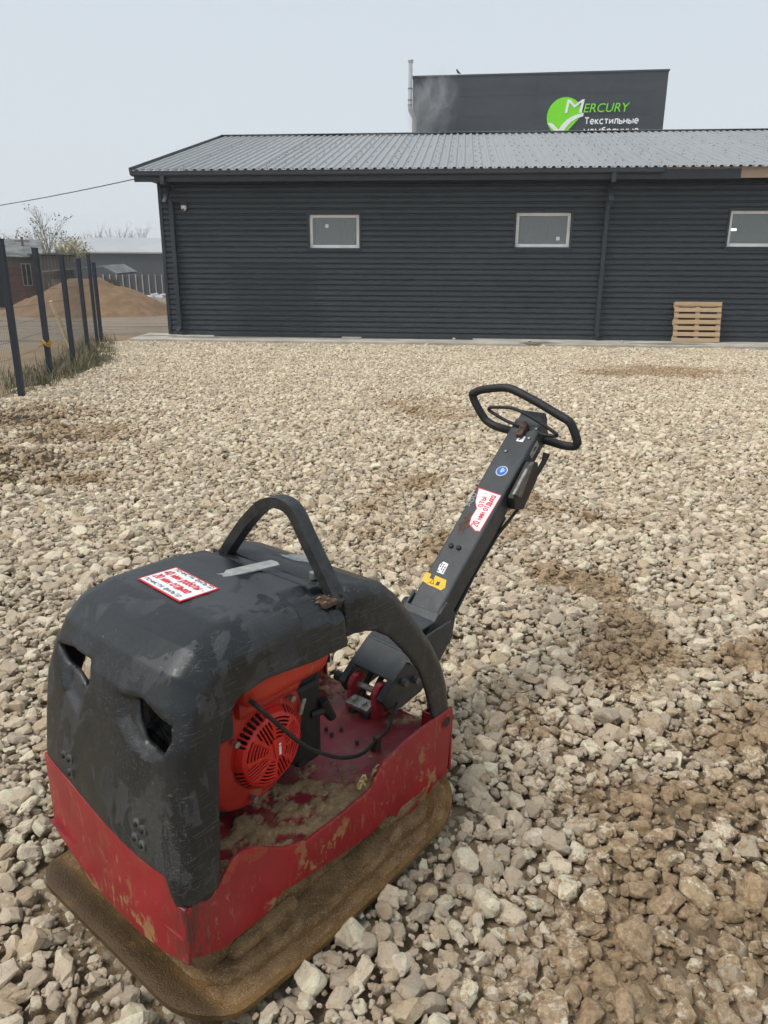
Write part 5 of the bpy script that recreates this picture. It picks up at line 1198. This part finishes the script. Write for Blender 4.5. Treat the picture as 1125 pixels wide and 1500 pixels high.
# --- engine
def engine():
    E_ = empty('engine'); E_.parent = R
    m = MB(); m.b2((.115, .175, .40), (.185, .30, .66)); m.b2((.10, .05, .56), (.16, .175, .70)); m.b2((.13, .30, .40), (.22, .44, .60)); m.build('light_block', BLK, E_, .01)  # dark blocks added inside so no light shows through the hood holes
    m = MB(); m.tube([(.112, .15, .60), (.105, .20, .63), (.105, .27, .60)], .008, 8); m.box((.110, .22, .56), (.02, .03, .05)); m.build('fuel_hose', DARK, E_)
    cx, cz, yf = .340, .392, .135; Rf = .120
    def fan(X, Y, Z):
        r = np.hypot(X - cx, Z - cz); t = np.arctan2(Z - cz, X - cx)
        prof = np.interp(r, [0, .05, .080, .092, .106, .120, .20], [0, .002, .006, .014, .036, .056, .3]); d = (yf + prof) - Y            # outside where in front
        d = np.maximum(d * .75, r - Rf); d = np.maximum(d, Y - yf - .066); shell = np.maximum(d, (Y - (yf + prof + .006)) * .8)
        # slots: eight sectors alternate straight bars and arcs
        k = np.floor((t + math.pi) / (math.pi / 4)); tc_ = (k + .5) * math.pi / 4 - math.pi; u = (X - cx) * np.cos(tc_) + (Z - cz) * np.sin(tc_); v = -(X - cx) * np.sin(tc_) + (Z - cz) * np.cos(tc_)
        sec = np.abs(v) - (u * .36 - .002); straight = np.abs(((v + .0045) % .009) - .0045) - .0022; arcs = np.abs(((r + .0045) % .009) - .0045) - .0022
        s = np.where((k % 2) == 0, straight, arcs); slot = np.maximum(np.maximum(s, sec), np.maximum(.026 - r, r - .082)); 
        rim = np.abs((((t * 46 / 6.2832) % 1) - .5)) * (6.2832 / 46) * r - .0036; slot2 = np.maximum(np.maximum(rim, .090 - r), r - .114); slot2 = np.maximum(slot2, np.cos(4 * t + .6) * .02 - .006)
        return np.maximum(shell, -np.minimum(slot, slot2))
    f = grid_obj('fan_cover', fan, (cx - .128, yf - .004, cz - .128), (cx + .128, yf + .070, cz + .128), .0019, ENG, E_, 0)
    m = MB(); m.cyl((cx, yf + .06, cz), (cx, yf + .028, cz), .102, 32); m.build('fan_wheel', DARK, E_)
    m = MB(); m.prism([(cx - .012, cz + .035), (cx + .024, cz + .032), (cx + .030, cz - .012), (cx - .004, cz - .018)], lambda a, b: (a, yf + .003, b), lambda a, b: (a, yf - .003, b)); m.build('centre_plate', ENG, f, .002)
    place_text('lettering', 'i', .046, (cx + .004, yf - .0035, cz - .010), (1, 0, 0), (0, 0, 1), SWHITE, f, bold=.0012)
    # round shroud behind, spiral to the left/up
    sh = [(cx - .16 + .0, cz - .06), (cx - .13, cz - .115), (cx - .06, cz - .14), (cx + .02, cz - .135), (cx + .085, cz - .095), (cx + .118, cz - .03), (cx + .128, cz + .04), (cx + .11, cz + .10), (cx + .06, cz + .15), (cx - .02, cz + .165), (cx - .10, cz + .15), (cx - .16, cz + .10)]
    sh = [(p[0], p[2]) for p in smoothpath([(a, 0, b) for a, b in sh], 4)]
    m = MB(); m.prism(sh, lambda a, b: (a, yf + .036, b), lambda a, b: (a, yf + .11, b)); m.build('engine_shroud', ENG2, E_, .018, smooth=True, seg=3)
    m = MB(); m.b2((.22, yf + .09, .215), (.46, yf + .30, .50)); m.b2((.44, yf + .06, .26), (.50, yf + .2, .44)); m.build('crankcase', DARK, E_, .012)
    for k in range(8): m = MB(); m.b2((.42, yf + .09, .42 + k * .012), (.56, yf + .22, .424 + k * .012)); m.build('cooling_fin', DARK, E_)
    m = MB(); m.b2((.47, .20, .23), (.56, .30, .47)); m.b2((.49, .21, .44), (.57, .35, .56)); m.build('air_filter', BLK, E_, .015)
    m = MB(); m.b2((.20, .075, .562), (.50, .50, .68)); t = m.build('fuel_tank', TANK, E_, .035, smooth=True, seg=4)
    for v in t.data.vertices:
        if v.co.z < .6: v.co.x = .37 + (v.co.x - .37) * .86; v.co.y += .012 if v.co.y < .3 else 0
    m = MB(); m.b2((.25, .150, .50), (.45, .40, .575)); m.build('tank_bracket', ENG2, E_, .02)
    m = MB(); m.tube([(.73, .44, .33), (.73, .54, .33)], .062, 24); m.build('exhaust_silencer', LINK, E_, .01)
    # side bolts
    for (dx, dz) in ((-.098, .062), (.075, .098), (-.055, -.11)):
        m = MB(); m.cyl((cx + dx, yf + .03, cz + dz), (cx + dx, yf + .016, cz + dz), .008, 6); m.build('shroud_bolt', STEEL, E_)
    # starter grip
    a = sy(455, 1047, .20); b = sy(478, 1038, .19); c = sy(490, 1046, .18); m = MB()
    m.tube([a, b], [.010, .013], 10); d = np.array(b); e = np.array(sy(473, 1024, .19)); f_ = np.array(sy(486, 1050, .19)); m.tube([e, d, f_], [.013, .016, .013], 10); m.build('starter_grip', BLK, E_, smooth=True)
    # belt guard / grey label
    m = MB(); q = sy(443, 1035, yf + .028); m.box(q, (.012, .002, .04), Euler((0, .4, 0))); m.build('label_plate', STEEL, E_)
engine()
# bowden cable
pts = [sy(366, 1026, .085), sy(385, 1042, .06), sy(408, 1062, .07), sy(440, 1088, .08), sy(465, 1101, .09), sy(500, 1110, .11), sy(530, 1107, .12), sy(549, 1095, .13), sy(565, 1072, .14), sy(575, 1050, .16), sy(582, 1030, .18)]
for i in (6, 7): pts[i][2] = max(pts[i][2], .235)
pts = smoothpath(pts, 5, False); m = MB(); m.tube(pts, .0052, 8); m.build('control_cable', BLK, R, smooth=True)
m = MB(); m.cyl(pts[36] + np.array([0, 0, -.03]), pts[36] + np.array([0, 0, .012]), .012, 8); m.build('cable_clamp', RUST, R)

# --- handle hinge, bracket, pole
def handle():
    # red lugs with pivot bolt
    for y, px in ((.335, 0), (.240, 1)):
        m = MB(); c = (.850, .268); prof = [(c[0] + .036 * math.cos(t), c[1] + .036 * math.sin(t)) for t in np.linspace(-.6, math.pi + .3, 18)] + [(.810, .19), (.893, .19)]
        m.prism(prof, lambda a, b: (a, y - .011, b), lambda a, b: (a, y + .011, b)); l = m.build('hinge_lug', LINK, R, .004)
        m = MB(); m.cyl((c[0], y - .022, c[1]), (c[0], y - .010, c[1]), .014, 6); m.build('lug_nut', STEEL, l)
    m = MB(); m.cyl((.850, .205, .268), (.850, .365, .268), .010, 12); m.build('hinge_pin', STEEL, R)
    # zinc clamp block with two springs / cables under it
    CB = sy(528, 1031, .288); print('clamp', CB)
    m = MB(); m.box(CB, (.040, .085, .018), Euler((0, -.35, 0))); b = m.build('clamp_block', STEEL, R, .002)
    for y in (.27, .308): m = MB(); m.cyl((CB[0], y, CB[2] + .005), (CB[0] - .005, y, CB[2] + .018), .009, 6); m.build('block_bolt', STEEL, b)
    m = MB()
    for y in (.268, .308): m.tube([(CB[0] - .01, y, .20), (CB[0] + .01, y, CB[2] - .01), (.88, y, .29), (1.0, y, .34)], .009, 8)
    m.build('link_rod', BLK, R, smooth=True)
    m = MB()
    for y in (.262, .312): m.cyl((CB[0] - .005, y, .195), (CB[0], y, CB[2] - .01), .016, 10)
    m.build('rubber_buffer', BLK, R, smooth=True)
    # channel bracket
    top = [(.805, .372, .285), (.858, .372, .325), (.945, .375, .378), (1.02, .375, .405), (1.16, .375, .41)]
    bot = [(.805, .200, .275), (.858, .200, .318), (.945, .197, .370), (1.02, .24, .400), (1.16, .24, .405)]
    G = empty('handle_bracket'); G.parent = R
    m = MB(); t = .010
    def plate(a, b, c, d):
        A = [Vector(v) for v in (a, b, c, d)]; n = (A[1] - A[0]).cross(A[3] - A[0]).normalized() * t; m.add(A + [v - n for v in A], [(0, 1, 2, 3), (7, 6, 5, 4), (0, 4, 5, 1), (1, 5, 6, 2), (2, 6, 7, 3), (3, 7, 4, 0)])
    def Lp(i, f): return tuple(np.array(top[i]) * (1 - f) + np.array(bot[i]) * f)
    plate(Lp(0, 0), Lp(0, .13), Lp(1, .13), Lp(1, 0)); plate(Lp(0, .87), Lp(0, 1), Lp(1, 1), Lp(1, .87))
    plate(Lp(1, 0), Lp(1, 1), Lp(2, 1), Lp(2, 0)); plate(Lp(2, 0), Lp(2, 1), Lp(3, 1), Lp(3, 0)); plate(Lp(3, 0), Lp(3, 1), Lp(4, 1), Lp(4, 0))
    m.build('top_plate', POLE, G, .003)
    for s, P in ((0, top), (1, bot)):
        y = P[0][1]; m = MB(); m.prism([(P[0][0], P[0][2]), (P[1][0], P[1][2]), (P[2][0], P[2][2]), (P[3][0], P[3][2]), (P[4][0], P[4][2]), (1.17, .35), (1.08, .27), (1.0, .22), (.90, .21), (.83, .24)],
            lambda a, b: (a, y + (.0 if s else 0), b), lambda a, b: (a, y + (.010 if s else -.010), b)); m.build('side_plate', POLE, G, .003)
    for (px, py, c) in ((609, 996, .19), (600, 968, .19), (592, 1000, .19)): q = sy(px, py, c); m = MB(); m.cyl((q[0], c + .006, q[2]), (q[0], c - .010, q[2]), .011, 6); m.build('bracket_bolt', BOLT, G)
    m = MB(); m.cyl((.83, .375, .28), (.83, .40, .28), .016, 10); m.build('pin_head', BLK, G)
    # pole: box section along its own axis
    a = np.array([1.075, .31, .352]); b = np.array([1.80, .31, .957]); d = b - a; L_ = float(np.linalg.norm(d)); d /= L_; th = math.atan2(d[2], d[0])
    HP = empty('steering_pole'); HP.parent = R; HP.matrix_local = Matrix.Translation(a) @ Matrix.Rotation(-th, 4, 'Y')      # local +x runs up the pole, +z is its upper face
    W2, T = .060, .078
    m = MB(); m.b2((.03, -W2, -T), (L_, W2, 0)); m.build('pole_tube', POLE, HP, .008)
    # end bevelled cap plate
    m = MB(); m.prism([(L_ - .09, -.004), (L_ + .035, .002), (L_ + .035, -.03), (L_, -T)], lambda p, q: (p, -W2 + .012, q + .003), lambda p, q: (p, W2 - .012, q + .003)); m.build('pole_end', POLE, HP, .004)
    # clevis at the foot
    m = MB()
    m.prism([(-.05, -.115), (.10, -.115), (.15, -.08), (.15, .0), (.12, .006), (-.02, .006), (-.07, -.04)], lambda p, q: (p, -W2 - .012, q), lambda p, q: (p, -W2 - .002, q)); m.prism([(-.05, -.115), (.10, -.115), (.15, -.08), (.15, .0), (.12, .006), (-.02, .006), (-.07, -.04)], lambda p, q: (p, W2 + .002, q), lambda p, q: (p, W2 + .012, q))
    m.b2((-.05, -W2 - .011, .003), (.10, W2 + .011, .012)); m.build('clevis', POLE, HP, .003)
    m = MB(); m.cyl((.04, -W2 - .035, -.07), (.04, W2 + .03, -.07), .009, 10); m.cyl((.04, -W2 - .022, -.07), (.04, -W2 - .012, -.07), .016, 6); m.build('clevis_bolt', STEEL, HP)
    m = MB(); m.tube([(.115, W2 + .010, -.05), (.115, W2 + .05, -.045)], [.028, .024], 14); m.build('height_knob', BLK, HP, smooth=True)
    # underside hydraulic line box / channel
    m = MB(); m.b2((.12, -W2 + .01, -T - .028), (L_ * .60, W2 - .02, -T - .001)); m.build('under_channel', DARK, HP, .004)
    # control box on the right flank near the top
    def PL(px, py, y=-W2):            # sighting on the pole's flank -> pole coordinates
        p = np.array(sy(px, py, .31 + y)) - a; return float(p @ np.array([d[0], 0, d[2]])), float(p @ np.array([-d[2], 0, d[0]]))
    cb = PL(765, 700, -W2 - .02); print('ctrl', cb)
    m = MB(); m.prism([(cb[0] - .09, -.02), (cb[0] + .07, -.012), (cb[0] + .10, -.05), (cb[0] + .06, -.10), (cb[0] - .07, -.115), (cb[0] - .11, -.06)], lambda p, q: (p, -W2 - .030, q), lambda p, q: (p, -W2 - .001, q)); c = m.build('throttle_housing', DARK, HP, .005)
    m = MB(); m.prism([(cb[0] - .085, -.004), (cb[0] + .03, .0), (cb[0] + .075, -.014), (cb[0] - .06, -.055)], lambda p, q: (p, -W2 - .036, q), lambda p, q: (p, -W2 - .022, q)); m.build('housing_lid', BOLT, c, .003)
    m = MB(); m.tube([(cb[0] + .05, -W2 - .02, -.09), (cb[0] + .14, -W2 - .018, -.10), (cb[0] + .17, -W2 - .02, -.085)], [.009, .010, .014], 8); m.tube([(cb[0] - .06, -W2 - .02, -.10), (cb[0] - .2, -W2 + .01, -.105), (cb[0] - .38, -W2 + .01, -.095), (.12, -W2 + .005, -.10)], .006, 8); m.build('throttle_lever', BLK, c, smooth=True)
    m = MB(); s0 = PL(783, 658); m.prism([(s0[0] - .035, -.016), (s0[0] + .03, -.016), (s0[0] + .03, -.044), (s0[0] - .035, -.044)], lambda p, q: (p, -W2 - .0004, q), lambda p, q: (p, -W2 - .0014, q)); st = m.build('grey_sticker', GREYT, HP)
    m = MB(); m.tube([(s0[0] - .012, -W2 - .002, -.03), (s0[0] + .004, -W2 - .002, -.026), (s0[0] + .014, -W2 - .002, -.032)], [.002, .004, .001], 6); m.build('arrow_mark', BLKINK, st)
    # upper face decals: position along s, y across (local +y is the left edge seen by the camera)
    def F(px, py):
        n_ = np.array([-d[2], 0, d[0]]); p = gplane(px, py, MO + MX * a[0] + np.array([0, 0, a[2]]) + MY * a[1], MX * n_[0] + np.array([0, 0, n_[2]])); q = loc(p) - a; return float(q @ d), float(q[1])
    def decal(nm, px, mat, z=.0008, parent=HP):
        P = [F(*p) for p in px]; m = MB(); m.prism(P, lambda p, q: (p, q, z - .0008), lambda p, q: (p, q, z)); return m.build(nm, mat, parent)
    print('pole face', F(699, 712), F(735, 726), F(640, 845))
    lab = decal('warning_sticker', ((701, 714), (735, 725.5), (703, 779.5), (696, 779), (687, 768), (690, 757), (698, 745), (696, 735)), REDINK)
    decal('sticker_face', ((702, 716), (733.5, 726.5), (702.5, 778), (696.5, 777), (688.5, 768), (691, 758), (699, 745.5), (697, 735)), WHITE, .0014, lab)
    e1 = (1, 0, 0); e2 = (0, 1, 0)
    def T_(body, p0, p1, sz, mat, parent, **kw):
        A_ = F(*p0); B_ = F(*p1); dx = Vector((B_[0] - A_[0], B_[1] - A_[1], 0)).normalized(); place_text('lettering', body, sz, (A_[0], A_[1], .0019), dx, Vector((-dx.y, dx.x, 0)), mat, parent, **kw)
    def S_(body, p0, p1, xh, mat, parent, th=.21):
        A_ = F(*p0); B_ = F(*p1); d_ = Vector((B_[0] - A_[0], B_[1] - A_[1], 0)); dx = d_.normalized(); place_strokes('lettering', body, xh, (A_[0], A_[1], .0019), dx, Vector((-dx.y, dx.x, 0)), mat, parent, d_.length, th)
    S_('20 мин отдыха', (699, 772), (727, 728), .0185, REDINK, lab)
    S_('оты -', (707, 743), (716, 723), .0185, REDINK, lab)
    S_('АБО', (689, 742), (699, 724), .015, GREYT, HP, .22)
    c = F(735, 690); m = MB(); m.prism([(c[0] + .022 * math.cos(t), c[1] + .022 * math.sin(t)) for t in np.linspace(0, 2 * math.pi, 29)[:-1]], lambda p, q: (p, q, 0), lambda p, q: (p, q, .0008)); rb = m.build('round_sticker', WHITE, HP)
    m = MB(); m.prism([(c[0] + .0195 * math.cos(t), c[1] + .0195 * math.sin(t)) for t in np.linspace(0, 2 * math.pi, 29)[:-1]], lambda p, q: (p, q, .0006), lambda p, q: (p, q, .0014)); m.build('sticker_face', BLUE, rb)
    m = MB(); m.prism([(c[0] + .009 * math.cos(t) * (1 + .4 * math.sin(3 * t)) + .003, c[1] - .003 + .011 * math.sin(t) * (1 + .3 * math.cos(2 * t))) for t in np.linspace(0, 2 * math.pi, 29)[:-1]], lambda p, q: (p, q, .0012), lambda p, q: (p, q, .0019)); m.build('sticker_emblem', simple('pale_blue_print', (.3, .5, .72), .5), rb)
    sq = decal('square_sticker', ((766, 638.5), (756.5, 648.5), (757, 646), (760, 637)), WHITE); bpy.data.objects.remove(sq)
    c = F(763, 643); m = MB(); m.prism([(c[0] - .013, c[1] - .014), (c[0] + .013, c[1] - .014), (c[0] + .013, c[1] + .014), (c[0] - .013, c[1] + .014)], lambda p, q: (p, q, 0), lambda p, q: (p, q, .0008)); sq = m.build('square_sticker', WHITE, HP)
    m = MB(); m.tube([(c[0] - .006, c[1] + .006, .0015), (c[0], c[1] - .002, .0015), (c[0] + .008, c[1] - .004, .0015)], .002, 5); m.build('sticker_mark', BLKINK, sq)
    c = F(648, 832); m = MB(); m.prism([(c[0] - .022, c[1] - .016), (c[0] + .02, c[1] - .014), (c[0] + .024, c[1] + .008), (c[0] + .01, c[1] + .016), (c[0] - .02, c[1] + .012)], lambda p, q: (p, q, 0), lambda p, q: (p, q, .0008)); wl = m.build('white_label', WHITE, HP)
    m = MB()
    for i in range(4):
        for j in range(3):
            if (i * 3 + j) % 4 != 1: m.box((c[0] - .014 + i * .009, c[1] - .009 + j * .009, .0012), (.006, .004, .001))
    m.build('worn_print', BLKINK, wl)
    for P in (((618, 850), (625, 838), (632, 841), (629, 847), (635, 849), (638, 843), (654, 850), (652, 861), (646, 865), (636, 860), (628, 857)),): yl = decal('yellow_warning_sticker', P, YEL)
    c = F(634, 852); m = MB(); m.tube([(c[0] - .008, c[1] + .008, .0016), (c[0] + .010, c[1] + .002, .0016), (c[0] - .008, c[1] - .008, .0016)], .0013, 5, True); m.box((c[0] - .002, c[1] - .022, .0012), (.014, .012, .001)); m.build('sticker_mark', BLKINK, yl)
    # rusty scratched area
    c = F(690, 757); m = MB(); m.prism([(c[0] + .042 * math.cos(t) * (1 + .35 * math.sin(9 * t)), c[1] + .017 * math.sin(t) * (1 + .4 * math.sin(7 * t + 1))) for t in np.linspace(0, 2 * math.pi, 41)[:-1]], lambda p, q: (p - .03, q + .008, 0), lambda p, q: (p - .03, q + .008, .0004)); m.build('rust_scrape', RUST, HP)
    for px in ((661, 800), (672, 803)):
        c = F(*px); m = MB(); m.tube([(c[0], c[1], -.002), (c[0], c[1], .006), (c[0], c[1], .009)], [.009, .009, .005], 14); m.build('pole_bolt', BLK, HP, smooth=True)
    for px in ((741, 661), (760, 622), (786, 628), (775, 642)):
        c = F(*px); m = MB(); m.tube([(c[0], c[1], -.002), (c[0], c[1], .004), (c[0], c[1], .0055)], [.007, .007, .004], 12); m.build('pole_screw', BOLT, HP, smooth=True)
    c = F(769, 628); m = MB(); m.tube([(c[0], c[1], -.002), (c[0], c[1], .016), (c[0] + .002, c[1], .024), (c[0], c[1], .028)], [.016, .018, .014, .010], 14); m.box((c[0] - .022, c[1], .010), (.05, .022, .018)); m.build('lever_pivot', RUST, HP, smooth=True)
    # big hand loop
    al = rad(100); e = MX * math.cos(al) + np.array([0, 0, 1]) * math.sin(al); n_ = np.cross(MY, e); p0 = gplane(776, 640, MO + MY * .31, MY)
    lp = [(692, 579), (696, 575), (706, 571), (733, 568), (752, 571), (792, 592), (820, 609), (832, 616), (838, 624), (845, 644), (845, 650), (840, 654), (824, 652), (803, 646), (776, 640), (749, 631), (728, 625), (715, 618), (709, 612), (700, 597)]
    pts = smoothpath([loc(gplane(x, y, p0, n_)) for x, y in lp], 4); m = MB(); m.tube(pts, .0155, 14, True); m.build('hand_loop', BLK, R, smooth=True)
    p1 = gplane(769, 626, MO + MY * .31, MY); al = rad(105); e = MX * math.cos(al) + np.array([0, 0, 1]) * math.sin(al); n2 = np.cross(MY, e)
    lp = [(716, 599), (719, 597), (726, 596.5), (745, 597), (757, 600), (775, 609), (797, 623), (814, 635), (815.5, 638), (812, 639), (803, 638), (790, 635), (769, 626), (745, 618), (727, 608), (718, 602)]
    pts = smoothpath([loc(gplane(x, y, p1, n2)) for x, y in lp], 3); m = MB(); m.tube(pts, .0065, 10, True); m.build('drive_lever_loop', BLK, R, smooth=True)
handle()
print('tris', sum(len(o.data.polygons) for o in COL.objects if o.type == 'MESH'))
